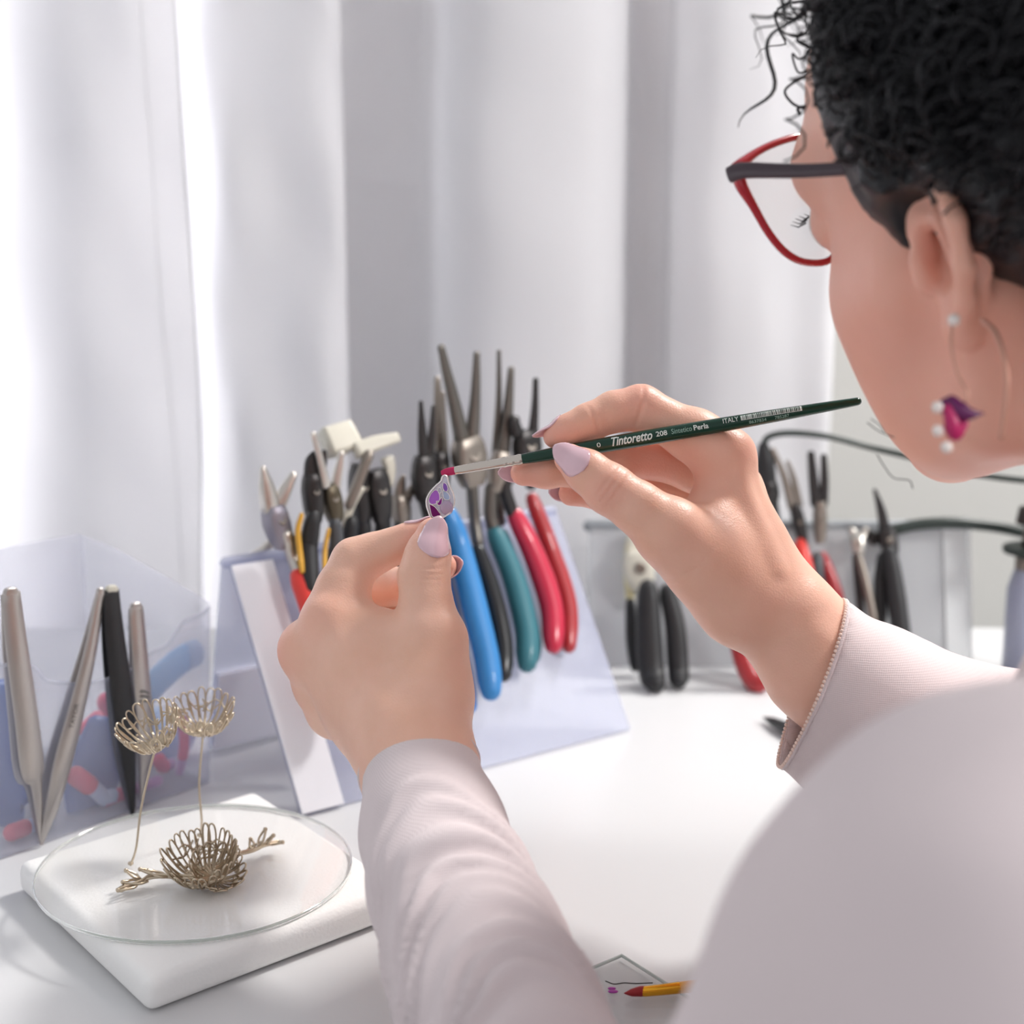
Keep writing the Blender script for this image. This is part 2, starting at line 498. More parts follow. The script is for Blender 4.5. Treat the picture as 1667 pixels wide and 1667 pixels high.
# ------------------------------------------------------------------ setting
YB = 1.26            # wall plane
def wall_with_window():
    x0, x1, z0, z1 = -1.6, 1.9, 0.0, 1.55
    wx0, wx1, wz0, wz1 = -1.1, -0.35, 0.78, 1.50
    m = M()
    for (a, b, c, d) in ((x0, wx0, z0, z1), (wx1, x1, z0, z1), (wx0, wx1, z0, wz0), (wx0, wx1, wz1, z1)):
        m.add(box(((a + b) / 2, YB + 0.16, (c + d) / 2), ((b - a) / 2, 0, 0), (0, 0.06, 0), (0, 0, (d - c) / 2)))
    tag(obj('wall_back', m, MAT['wall'], smooth=False, loc=(0, YB + 0.16, 0)), kind='structure')
    fr = M()
    for (a, b, c, d) in ((wx0, wx1, wz0, wz0 + .04), (wx0, wx1, wz1 - .04, wz1), (wx0, wx0 + .04, wz0, wz1), (wx1 - .04, wx1, wz0, wz1), (-.72, -.68, wz0, wz1)):
        fr.add(box(((a + b) / 2, YB + 0.16, (c + d) / 2), ((b - a) / 2, 0, 0), (0, 0.03, 0), (0, 0, (d - c) / 2)))
    w = tag(obj('window_1', fr, MAT['white_board'], smooth=False, loc=(-.7, YB + .16, wz0)), kind='structure')
    for a, b in ((wx0 + .04, -.72), (-.68, wx1 - .04)):
        obj('pane', box(((a + b) / 2, YB + 0.16, (wz0 + wz1) / 2), ((b - a) / 2, 0, 0), (0, 0.002, 0), (0, 0, (wz1 - wz0) / 2 - .04)), MAT['acrylic'], w, smooth=False)
wall_with_window()
tag(obj('floor', box((0.2, 0.4, -0.01), (1.8, 0, 0), (0, 1.2, 0), (0, 0, .01)), MAT['floor'], smooth=False), kind='structure')

desk = thing('work_desk', 'long white laminate work desk under all the jewellery tools', 'desk', (0.2, 0.805, 0))
bevel(obj('desk_top', box((0.2, 0.805, DESK - 0.0125), (0.95, 0, 0), (0, 0.305, 0), (0, 0, 0.0125)), MAT['desk'], desk, smooth=False), 0.002)
for x in (-.7, 1.1):
    for y in (.55, 1.06):
        obj('leg', box((x, y, (DESK - .025) / 2), (.02, 0, 0), (0, .02, 0), (0, 0, (DESK - .025) / 2)), MAT['desk'], desk, smooth=False)

# curtains: each panel a pleated cloth given as (x, depth) profile, hanging to the desk's back edge
def curtain(label, prof, z0, z1, seed, wob=0.012, hem=False):
    rnd = random.Random(seed)
    P = cr([(x, y + .055) for x, y in prof], 10); nz = 46
    ph = [rnd.uniform(0, 6.28) for _ in range(6)]
    V_ = []; K = len(P)
    for j in range(nz + 1):
        t = j / nz; z = z1 + (z0 - z1) * t
        for i, (x, y) in enumerate(P):
            s = i / (K - 1)
            dx = wob * t * (math.sin(3.1 * t + 5 * s + ph[0]) + .4 * math.sin(9 * t + 11 * s + ph[1]))
            dy = wob * .55 * math.sin(4.2 * t + 9 * s + ph[2]) + .002 * math.sin(22 * t + 14 * s + ph[3]) + .0016 * math.sin(31 * t - 19 * s + ph[4])
            V_.append((x + dx, y + dy, z))
    F_ = [(j * K + i, j * K + i + 1, (j + 1) * K + i + 1, (j + 1) * K + i) for j in range(nz) for i in range(K - 1)]
    o = obj('curtain', (V_, F_), MAT['curtain'], loc=(P[0][0], YB, z0))
    sd = o.modifiers.new('cloth', 'SOLIDIFY'); sd.thickness = 0.0012
    tag(o, label, 'curtain')
    if hem:
        Va = np.array(V_).reshape(nz + 1, K, 3)
        for nm, q in (('hem', K - 1), ('hem_stitch', K - 11)):
            obj(nm, sweep(Va[:, q] + np.array([0, -.0012, 0]), .0016 if nm == 'hem' else .0007, n=6), MAT['curtain'], o)
    return o
def cx(px, y=1.20): return V(px, 400, y)[0]
ZT, ZB = 1.44, 0.66
curtain('bright white linen curtain panel farthest left with a stitched hem',
        [(cx(-420, 1.14 + .055), 1.14), (cx(-300, 1.1 + .055), 1.1), (cx(-180, 1.12 + .055), 1.12), (cx(-60, 1.085 + .055), 1.085), (cx(50, 1.075 + .055), 1.075), (cx(130, 1.062 + .055), 1.062), (cx(200, 1.066 + .055), 1.066), (cx(250, 1.076 + .055), 1.076), (cx(298, 1.092 + .055), 1.092)], ZB, ZT, 3, 0.008, hem=True)
curtain('narrow white curtain panel between the left hem and the grey fold',
        [(cx(225, 1.165 + .055), 1.165), (cx(270, 1.165 + .055), 1.165), (cx(318, 1.15 + .055), 1.15), (cx(345, 1.115 + .055), 1.115), (cx(380, 1.10 + .055), 1.10), (cx(450, 1.10 + .055), 1.10), (cx(520, 1.095 + .055), 1.095), (cx(557, 1.10 + .055), 1.10)], ZB, ZT, 8, 0.004)
curtain('wide white curtain with deep grey folds behind the pliers',
        [(cx(500, 1.185 + .055), 1.185), (cx(570, 1.18 + .055), 1.18), (cx(650, 1.175 + .055), 1.175), (cx(705, 1.165 + .055), 1.165), (cx(732, 1.115 + .055), 1.115), (cx(790, 1.09 + .055), 1.09), (cx(870, 1.085 + .055), 1.085), (cx(960, 1.095 + .055), 1.095), (cx(1005, 1.125 + .055), 1.125), (cx(1030, 1.175 + .055), 1.175),
         (cx(1085, 1.175 + .055), 1.175), (cx(1105, 1.13 + .055), 1.13), (cx(1160, 1.105 + .055), 1.105), (cx(1230, 1.105 + .055), 1.105), (cx(1290, 1.12 + .055), 1.12), (cx(1338, 1.125 + .055), 1.125), (cx(1352, 1.14 + .055), 1.14)], 0.66, ZT, 21, 0.006)
# ------------------------------------------------------------------ frosted magazine box with tweezers
UP = np.array([0, 0, 1.0])
FR = D(340, 1275)
bu = D(0, 1400) - FR; bu[2] = 0; bu = nrm(bu)             # along the front, to the left
bw = np.array([-bu[1], bu[0], 0]); bw = bw if bw[1] > 0 else -bw   # depth, away
BW, BD = 0.20, 0.105
def FP(px, py, off=0.0): return PLN(px, py, FR - bw * off, bw)     # on the box's front, 'off' towards us
def SP(px, py): return PLN(px, py, FR, bu)
def BP(px, py): return PLN(px, py, FR + bw * BD, bw)
TH = 0.0016
fb = thing('magazine_box', 'frosted translucent plastic magazine box at the left, tweezers clipped over its front', 'box', FR + bu * .1 + bw * .05)
lift = UP * 0.0012
top = cr([FP(340, 990), FP(327, 1001), FP(300, 1013), FP(288, 1030), FP(272, 1051), FP(242, 1066), FP(205, 1094), FP(150, 1112), FP(104, 1112), FP(74, 1107), FP(61, 1090), FP(40, 1082), FP(0, 1083)], 4)
front = [FR + lift] + list(top) + [top[-1] + bu * 0.075, FR + bu * BW + lift]
obj('front_panel', prism(front, bw * TH), MAT['frost'], fb, smooth=False)
side = [FR + lift, FP(340, 990)] + list(cr([SP(338, 981), SP(322, 970), SP(290, 951), SP(230, 917), SP(180, 889)], 4)) + [SP(172, 886)]
sb = side[-1].copy(); sb[2] = DESK + .0012
BR = FR + bw * BD + lift
side = side[:-1] + [BR + UP * (side[-1][2] - DESK), BR]
obj('side_panel', prism(side, bu * TH), MAT['frost'], fb, smooth=False)
hb = side[-2][2] - DESK
obj('back_panel', prism([BR, BR + UP * hb, BR + bu * BW + UP * (hb + .004), BR + bu * BW], bw * TH), MAT['frost'], fb, smooth=False)
obj('side_panel', prism([FR + bu * BW + lift, FR + bu * BW + UP * .08, BR + bu * BW + UP * (hb + .004), BR + bu * BW], bu * TH), MAT['frost'], fb, smooth=False)
obj('base_panel', box(FR + bu * BW / 2 + bw * BD / 2 + UP * .0008, bu * BW / 2, bw * BD / 2, UP * .0008), MAT['frost'], fb, smooth=False)
# rolled lips along the cut edge
obj('lip', sweep(np.vstack([top, top[-1] + bu * .07]), .0010, n=6), MAT['frost'], fb)

def inbox(px, py, dep): return PLN(px, py, FR + bw * dep, bw)
def pxr(px, p): return px * np.dot(p - CAM, FW) / FPX          # pixels -> metres at a point

def content(name, label, cat, pts, dep, halfpx, m, thick=.6, cap=None, capm=None, grp=None):
    P = cr([inbox(x, y, dep) for x, y in pts], 5)
    P[:, 2] = np.maximum(P[:, 2], DESK + .004 + pxr(halfpx, P[0]) * 0.4)
    r = pxr(halfpx, P[0])
    if cap is None:
        o = obj(name, sweep(P, r, r * thick, 14, up=-bw), m)
        return tag(o, label, cat, grp)
    t = thing(name, label, cat, P[0], grp)
    obj('tube', sweep(P, r * .8, r * .8 * thick, 12, up=-bw), m, t)
    obj('cap', sweep(P[:max(3, int(len(P) * cap))], r, r * thick, 12, up=-bw), capm, t)
    return t
blueM = plastic('blue_plastic', (54, 96, 170)); sky = plastic('sky_plastic', (120, 175, 225)); pinkM = plastic('pink_plastic', (232, 52, 100)); redM = plastic('red_cap', (220, 50, 70))
clearp = plastic('pale_tube', (190, 205, 232)); navy = plastic('slate_blue', (62, 84, 140)); lilac = plastic('lilac_plastic', (190, 130, 185))
content('tool_handle', 'light blue rounded tool handle seen through the frosted box, upper right', 'handle', [(318, 1062), (285, 1082), (245, 1120), (215, 1150)], .02, 24, sky)
content('pouch', 'slate blue pouch inside the frosted box behind the black tweezers', 'pouch', [(185, 1185), (165, 1230), (140, 1290), (120, 1330)], .022, 55, blueM, .25)
content('pouch', 'deep blue pouch at the left end inside the frosted box', 'pouch', [(-6, 1120), (-2, 1180), (12, 1260), (28, 1330)], .03, 44, blueM, .3)
content('pouch', 'blue pouch standing at the right end inside the frosted box', 'pouch', [(300, 1190), (285, 1235), (262, 1270), (240, 1290)], .045, 26, blueM, .4)
content('marker', 'pale tube with a round red cap inside the frosted box', 'marker', [(122, 1262), (160, 1290), (185, 1320)], .012, 17, clearp, .8, .4, redM)
content('marker', 'pale tube with a pink cap leaning behind the slanting tweezers', 'marker', [(160, 1170), (130, 1200), (118, 1235)], .03, 15, clearp, .8, .5, pinkM)
content('marker', 'upright tube with a rose pink cap near the right end of the frosted box', 'marker', [(297, 1172), (300, 1215), (292, 1260)], .014, 9, lilac, .8, .75, pinkM)
content('marker', 'tube with a dark pink cap low behind the black tweezers', 'marker', [(172, 1322), (215, 1318), (260, 1312)], .012, 12, lilac, .8, .6, pinkM)
content('marker', 'crimson capped tube lying lowest at the left end of the box', 'marker', [(18, 1372), (48, 1352), (80, 1340)], .012, 15, clearp, .8, .5, redM)

content('marker', 'pink-capped tube standing between the slanting and the black tweezers', 'marker', [(172, 1140), (186, 1180), (200, 1225)], .05, 16, lilac, .8, .45, pinkM)
content('marker', 'violet-tinted tube with a pink cap leaning beside the rose-capped tube', 'marker', [(258, 1236), (272, 1262), (282, 1285)], .026, 12, lilac, .8, .5, pinkM)
content('pouch', 'pale blue pouch standing behind the ringed steel tweezers', 'pouch', [(238, 1165), (246, 1215), (252, 1262), (255, 1285)], .06, 34, sky, .3)

def tweezers(label, pts, half, m, d2=(-5, 0), textm=None, grip=None, topm=None):
    """two sprung arms joined at the top, one before and one behind the box's front panel"""
    k = len(pts); t = np.linspace(0, 1, k)
    root = thing('tweezers', label, 'tweezers', FP(*pts[-1]))
    offs = np.interp(t, [0, .18, .6, 1], [.0005, .0042, .0048, .0026])
    for sgn in (1, -1):
        P = [FP(x + (d2[0] if sgn < 0 else 0) * math.sin(math.pi * min(1, tt * 1.0)), y + (d2[1] if sgn < 0 else 0), sgn * (o + (.0006 if sgn < 0 else 0))) for (x, y), o, tt in zip(pts, offs, t)]
        w = [pxr(h * 1.22, p) for h, p in zip(half, P)]
        obj('arm', sweep(cr(P, 6), cr(np.array(w)[:, None], 6)[:, 0], .0007, 8, up=-bw, ex=7), m, root)
    p0 = FP(*pts[0], 0)
    w0 = pxr(half[0], p0)
    obj('joint', sweep([FP(pts[0][0], pts[0][1] - 6, 0), FP(*pts[0], 0), FP(pts[0][0] * .85 + pts[1][0] * .15, pts[0][1] * .85 + pts[1][1] * .15, 0)], [w0 * .8, w0, w0 * 1.02], .0013, 10, up=-bw, ex=5), topm or m, root)
    return root
stl2 = mat('satin_steel', (184, 178, 174), 0.36, 0.9)
tweezers('broad flat steel tweezers farthest left on the frosted box', [(17, 966), (28, 1060), (42, 1160), (53, 1252), (59, 1276), (63, 1320), (66, 1368)], [15, 17, 18, 18, 9, 6, 2], stl2, (-12, 0))
tw2 = tweezers('slanting steel tweezers with etched lettering on the frosted box', [(163, 966), (148, 1055), (126, 1150), (104, 1235), (86, 1310), (74, 1350), (67, 1374)], [7, 10, 13, 15, 11, 6, 2], stl2, (-14, 0))
tw3 = tweezers('worn black tweezers with a chipped pale top on the frosted box', [(181, 962), (186, 1025), (201, 1150), (210, 1244), (214, 1290), (216, 1331)], [13, 15, 17, 11, 7, 2.5], MAT['black'], (-10, 0), topm=MAT['cream'])
tw4 = tweezers('slim steel tweezers with a ringed stamp behind the black tweezers', [(221, 990), (228, 1075), (236, 1170), (238, 1230), (234, 1262), (231, 1303)], [12, 13, 13, 9, 5, 2], stl2, (-8, 0))

FONT = None
def text_mesh(s, size, extrude=0.0, shear=0.0, bold=0.0, spacing=1.0, cuts=0):
    cu = bpy.data.curves.new('writing', 'FONT'); cu.body = s; cu.size = size; cu.shear = shear; cu.offset = bold; cu.space_character = spacing
    cu.resolution_u = 3
    o = bpy.data.objects.new('writing', cu); sc.collection.objects.link(o)
    dg = bpy.context.evaluated_depsgraph_get()
    me = bpy.data.meshes.new_from_object(o.evaluated_get(dg))
    bm = bmesh.new(); bm.from_mesh(me)
    bmesh.ops.triangulate(bm, faces=bm.faces)
    for _ in range(cuts):
        lim = .16 * (np.ptp([x.co.y for x in bm.verts]) + 1e-6)
        es = [e for e in bm.edges if e.calc_length() > lim]
        if not es: break
        bmesh.ops.subdivide_edges(bm, edges=es, cuts=1)
        bmesh.ops.triangulate(bm, faces=[q for q in bm.faces if len(q.verts) > 3])
    bm.verts.index_update()
    v = np.array([x.co[:] for x in bm.verts]).reshape(-1, 3); f = [tuple(x.index for x in q.verts) for q in bm.faces]; bm.free()
    bpy.data.objects.remove(o); bpy.data.curves.remove(cu); bpy.data.meshes.remove(me)
    return v, f
def flat_text(s, name, parent, p, ex, ey, h, m, **kw):
    v, f = text_mesh(s, 1.0, **kw)
    v[:, 0] -= v[:, 0].mean(); v[:, 1] -= v[:, 1].mean()
    sc_ = h / (np.ptp(v[:, 1]) + 1e-9)
    w = np.asarray(p) + (v[:, :1] * sc_) * nrm(ex) + (v[:, 1:2] * sc_) * nrm(ey)
    return obj(name, (w, f), m, parent, smooth=False)
ax2 = nrm(FP(148, 1055) - FP(104, 1235))
flat_text('TAYOR', 'lettering', tw2, FP(122, 1160, .0062), ax2, np.cross(ax2, bw) * (1 if np.dot(np.cross(ax2, bw), RT) < 0 else -1), pxr(8, FR), MAT['grey_text'])
for k in range(3):
    c = FP(233, 1128 + k * 7, .0062)
    obj('stamp_line', sweep(cr([c - RT * pxr(9, c), c + UP * pxr(3 - k, c), c + RT * pxr(9, c)], 4), pxr(1.6, c), n=6), MAT['grey_text'], tw4)

# ------------------------------------------------------------------ foam pad, clear disc, wire flowers
PT = 0.016
A1, A2, A3 = D(415, 1284, PT), D(660, 1441, PT), D(238, 1597, PT)
A4 = A1 + A3 - A2
def rounded_slab(corners, t, r, seg=5):
    c = [np.array(q) for q in corners]; cen = sum(c) / 4
    bm = bmesh.new()
    for zz in (0, -t):
        pass
    vs = [bm.verts.new(q) for q in c] + [bm.verts.new(q - UP * t) for q in c]
    bm.faces.new(vs[:4]); bm.faces.new(vs[4:][::-1])
    for i in range(4): bm.faces.new((vs[i], vs[4 + i], vs[4 + (i + 1) % 4], vs[(i + 1) % 4]))
    bmesh.ops.recalc_face_normals(bm, faces=bm.faces)
    bmesh.ops.bevel(bm, geom=list(bm.edges), offset=r, segments=seg, affect='EDGES', profile=.5)
    bmesh.ops.triangulate(bm, faces=[f for f in bm.faces if len(f.verts) > 4])
    v = [x.co[:] for x in bm.verts]; bm.verts.index_update(); f = [tuple(x.index for x in q.verts) for q in bm.faces]; bm.free()
    return v, f
pad = obj('foam_pad', rounded_slab([A1, A2, A3, A4], PT - .0006, .005), MAT['pad'])
tag(pad, 'square white foam pad under the clear disc at the left', 'pad')
DC = D(318, 1417, PT); DR = pxr(253, DC)
disc = thing('clear_disc', 'round clear acrylic disc lying on the white foam pad', 'disc', DC)
obj('plate', lathe(DC + UP * .0003, UP, [(0, DR - .0006), (.0018, DR - .0006)], 96), MAT['acrylic'], disc, smooth=False)
th = np.linspace(0, 2 * math.pi, 97)[:-1]
ring = np.array([DC + UP * .0013 + np.array([math.cos(a), math.sin(a), 0]) * DR for a in th])
obj('rim', sweep(ring, .0005, .0010, 8, up=UP, closed=True), MAT['acrylic_edge'], disc)

def bloom(cen, axis, R, H, n, rnd, wire=.00042, spread=2 * math.pi, a0=0.0, flat=0.0):
    axis = nrm(axis); ref = np.array([1, 0, 0.]) if abs(axis[0]) < .8 else np.array([0, 1., 0])
    a = nrm(ref - axis * np.dot(ref, axis)); b = np.cross(axis, a)
    m = M()
    def P(phi, t, rr=1.0, hh=1.0):
        r = R * (0.10 + .90 * t ** .62) * rr; z = H * t ** 1.9 * hh
        return cen + (a * math.cos(phi) + b * math.sin(phi)) * r + axis * z
    for i in range(n):
        phi = a0 + spread * (i + rnd.uniform(-.15, .15)) / n; dl = spread / n * rnd.uniform(.42, .62); rr = rnd.uniform(.93, 1.04); hh = rnd.uniform(.88, 1.08)
        pts = [P(phi, 0), P(phi - dl * .8, .35, rr, hh), P(phi - dl, .8, rr, hh), P(phi - dl * .5, 1.0, rr, hh), P(phi + dl * .5, 1.0, rr, hh), P(phi + dl, .8, rr, hh), P(phi + dl * .8, .35, rr, hh), P(phi, .02)]
        m.add(sweep(cr(pts, 4), wire * rnd.uniform(.8, 1.15), n=5))
    for i in range(n):
        phi = rnd.uniform(0, 6.28); q = [P(phi + k * .22, .5 + .3 * rnd.random(), 1.0) for k in range(4)]
        m.add(sweep(cr(q, 3), wire * .9, n=5))
    for i in range(n):
        phi = rnd.uniform(0, 6.28); m.add(ball(P(phi, rnd.uniform(.05, .6)), wire * rnd.uniform(1.3, 2.4), 6, 4))
    return m
rnd = random.Random(5)
zt = DESK + PT + .0022
def stand_flower(label, base, topp, yoff, R, H, tilt, seed):
    b0 = D(*base, PT + .0022); tp = V(*topp, b0[1] + yoff)
    t = thing('wire_flower', label, 'flower', b0, 'standing wire flowers')
    del t['group']
    r_ = random.Random(seed)
    obj('bloom', bloom(tp, tilt, R, H, 21, r_), MAT['silver_wire'], t)
    mid = (b0 + tp) / 2 + RT * r_.uniform(-.003, .003)
    obj('stem', sweep(cr([b0, b0 * .7 + mid * .3 + RT * .001, mid, tp], 6), .00055, n=6), MAT['silver_wire'], t)
    obj('foot', ball(b0 + UP * .0008, (.0014, .0014, .0009), 8, 5), MAT['silver_wire'], t)
stand_flower('standing silver wire flower on the left stem, tilted to the left', (213, 1408), (254, 1212), .004, .0145, .0135, (-.22, -.30, .9), 4)
stand_flower('standing silver wire flower on the taller right stem', (325, 1362), (331, 1188), .002, .0152, .0130, (.05, -.22, .95), 9)
lc = D(333, 1424, PT + .0022 + .003)
sp = thing('wire_blossom', 'wide silver wire blossom with leafy twigs lying on the disc', 'ornament', D(333, 1435, PT + .0022))
obj('bloom', bloom(lc - UP * .001, (-.05, -.30, .95), .0165, .0150, 28, rnd, .00045), MAT['silver_wire'], sp)
obj('bloom', bloom(lc + RT * .004 - UP * .001, (.35, -.45, .8), .0125, .009, 20, rnd, .00045), MAT['silver_wire'], sp)
def twig(pts, leaves, hgt):
    m = M(); P = [D(x, y, PT + .0022 + h) for (x, y), h in zip(pts, hgt)]
    m.add(sweep(cr(P, 5), .0008, n=6)); m.add(sweep(cr([p + UP * .001 + RT * rnd.uniform(-.001, .001) for p in P], 5), .0006, n=6))
    for (x0, y0, x1, y1, h) in leaves:
        a, b = D(x0, y0, PT + .003 + h * .4), D(x1, y1, PT + .003 + h)
        w = np.cross(b - a, UP); w = nrm(w) * np.linalg.norm(b - a) * .22
        m.add(sweep(cr([a, (a * .6 + b * .4) + w, b, (a * .6 + b * .4) - w, a], 5), .0006, n=5))
        m.add(ball(b, .0011, 6, 4))
    return m
obj('twig', twig([(320, 1430), (285, 1428), (250, 1428), (225, 1437), (197, 1450)], [(262, 1424, 228, 1415, .006), (228, 1430, 205, 1417, .006), (240, 1435, 200, 1436, .003), (225, 1438, 192, 1449, .002), (275, 1428, 240, 1418, .005)], [.004, .003, .003, .002, .0015]), MAT['silver_wire'], sp)
obj('twig', twig([(350, 1415), (385, 1393), (412, 1385), (432, 1376), (456, 1372)], [(412, 1383, 408, 1366, .006), (420, 1378, 432, 1350, .012), (430, 1376, 445, 1360, .007), (438, 1374, 460, 1371, .004), (400, 1388, 425, 1372, .004)], [.006, .006, .005, .004, .003]), MAT['silver_wire'], sp)

# ------------------------------------------------------------------ glass palette and small brush, lower right
G0, G1, G2 = D(1012, 1556, .002), D(1099, 1611, .002), D(946, 1584, .002)
pg = prism([G0, G0 + (G1 - G0) * 1.9, G0 + (G1 - G0) * 1.9 + (G2 - G0) * 1.9, G0 + (G2 - G0) * 1.9], UP * .0022)
MAT['palette'] = sheet_mat('palette_glass', (214, 218, 216), .85, .2, .05, .06)
pal = thing('glass_palette', 'small clear glass palette on the desk at the bottom', 'palette', G0)
obj('pane', pg, MAT['palette'], pal, smooth=False)
ed = M(); ge = mat('glass_edge', (176, 188, 182), 0.15)
c4 = [G0, G0 + (G1 - G0) * 1.9, G0 + (G1 - G0) * 1.9 + (G2 - G0) * 1.9, G0 + (G2 - G0) * 1.9]
for i in range(4): ed.add(sweep([c4[i], c4[(i + 1) % 4]], .0002, .0008, 6, up=UP))
obj('edge', ed, ge, pal)
obj('crack_line', sweep(cr([D(986, 1597, .0033), D(1000, 1602, .0033), D(1016, 1600, .0033), D(1034, 1601, .0033), D(1062, 1600, .0033)], 4), .00025, n=5), MAT['grey_text'], pal)
pdm = M().add(ball(D(998, 1614, .0036), (.0022, .0012, .0006), 10, 6)).add(ball(D(996, 1609, .0036), (.0018, .0009, .0005), 10, 6))
tag(obj('paint_dab', pdm, plastic('violet_paint', (170, 60, 160))), 'small dab of violet paint on the glass palette', 'paint')
bq = thing('small_brush', 'small paintbrush with dark red bristles and golden ferrule on the palette', 'brush', D(1050, 1616, .003))
bh = .0033 + .0024
obj('bristles', sweep(cr([D(1017, 1617, bh), D(1028, 1616, bh), D(1042, 1614, bh), D(1052, 1613, bh)], 4), np.interp(np.arange(13), [0, 4, 8, 12], [.0003, .0015, .0021, .0020]), n=12), mat('dark_red_bristle', (150, 28, 34), .5, bump=(900, .4, .0003)), bq)
obj('ferrule', sweep([D(1049, 1614, bh), D(1070, 1612, bh), D(1105, 1608, bh + .0006)], [.0021, .0022, .0024], n=14), mat('golden_ferrule', (232, 168, 50), .22, 1.0), bq)
obj('handle', sweep([D(1105, 1608, bh + .0006), D(1150, 1603, bh + .001), D(1300, 1588, bh + .002)], [.0023, .0026, .0018], n=12), plastic('brush_handle_yellow', (226, 160, 60)), bq)
# dark tool lying on the desk behind the right cuff
bk = thing('burnisher', 'black tapered tool lying on the desk behind the right cuff', 'tool', D(1275, 1186, 0))
obj('blade', sweep(cr([D(1243, 1168, .003), D(1262, 1177, .004), D(1290, 1190, .005), D(1312, 1199, .005)], 4), np.interp(np.arange(13), [0, 3, 8, 12], [.0006, .0026, .0042, .0045]), n=10), MAT['black_gloss'], bk)
obj('handle', sweep([D(1312, 1199, .005), D(1350, 1216, .006), D(1450, 1262, .006)], [.0045, .0058, .005], n=12), MAT['black'], bk)
# ------------------------------------------------------------------ plier racks: tent-folded sheets
def rack(label, B0, B1, s, H, s2, m, strip):
    e = B1 - B0; e[2] = 0; L = np.linalg.norm(e); e = e / L
    h = np.array([-e[1], e[0], 0]); h = h if h[1] > 0 else -h
    t = thing('plier_rack', label, 'rack', (B0 + B1) / 2)
    b0 = B0.copy(); b0[2] = DESK + .001
    R0 = b0 + h * s + UP * H; Rb = R0 + h * .010
    nf = nrm(np.cross(e, R0 - b0))
    if nf[1] > 0: nf = -nf
    def panel(name, a, b, mm, x0=0.0, x1=L, th=.0022, lab=None):
        n = nrm(np.cross(e, b - a))
        o = obj(name, prism([a + e * x0, a + e * x1, b + e * x1, b + e * x0], n * th), mm, t, smooth=False, label=lab)
        return o
    panel('front_leaf', b0, R0, m)
    panel('top_fold', R0, Rb, m)
    panel('back_leaf', Rb, b0 + h * s2, m)
    if strip:
        panel('end_strip', b0 - nf * -.0022, R0 - nf * -.0022, MAT['white_board'], 0.0, strip, .0016, 'opaque white strip along the left end')
        panel('back_strip', b0 + h * s2 * .985 + UP * .002 , Rb * .42 + (b0 + h * s2) * .58, MAT['white_board'], 0.002, strip * 2.2, .006, 'white board foot inside the left end')
    else:
        panel('end_strip', b0 + nf * .0022, R0 + nf * .0022, plastic('rail_light', (214, 217, 218), .45), L - .014, L, .0016, 'light strip along the right end')
    obj('top_rail', sweep([R0 + h * .005 + UP * .0015, R0 + h * .005 + UP * .0015 + e * L], .0035 if strip else .0045, n=12), m if strip else plastic('rail_grey', (140, 144, 148), .45), t)
    return dict(e=e, h=h, b0=b0, R0=R0, nf=nf, nv=-h, zr=R0[2])
R1 = rack('frosted folded plier rack at the centre behind the hands', D(490, 1330), D(1025, 1190), .073, .115, .112, MAT['frost_rack'], .024)
R2 = rack('grey frosted plier rack with a steel rail at the right rear', D(962, 1087), D(1575, 1087), .030, .0845, .075, MAT['frost2'], 0)
for xx in (0.0,):   # right end bracket of the rear rack
    e = R2['e']; q = D(1575, 1087) ; q[2] = DESK + .001
    obj('end_bracket', prism([q + e * .002, q + R2['h'] * .075 + e * .002, q + R2['h'] * .036 + UP * .092 + e * .002, q + R2['h'] * .027 + UP * .092 + e * .002], e * .003), MAT['frost2'], [o for o in sc.objects if o.name == 'plier_rack.001'][0], smooth=False)

def RP(R, px, py, off=0.0):
    """point on the rack's front leaf (below the ridge) or on the upright plane above it, 'off' towards us"""
    p = PLN(px, py, R['R0'] + R['nv'] * off, R['nv'])
    if p[2] >= R['zr']: return p
    q = PLN(px, py, R['b0'] + R['nf'] * off, R['nf'])
    q[2] = max(q[2], DESK + .006)
    return q

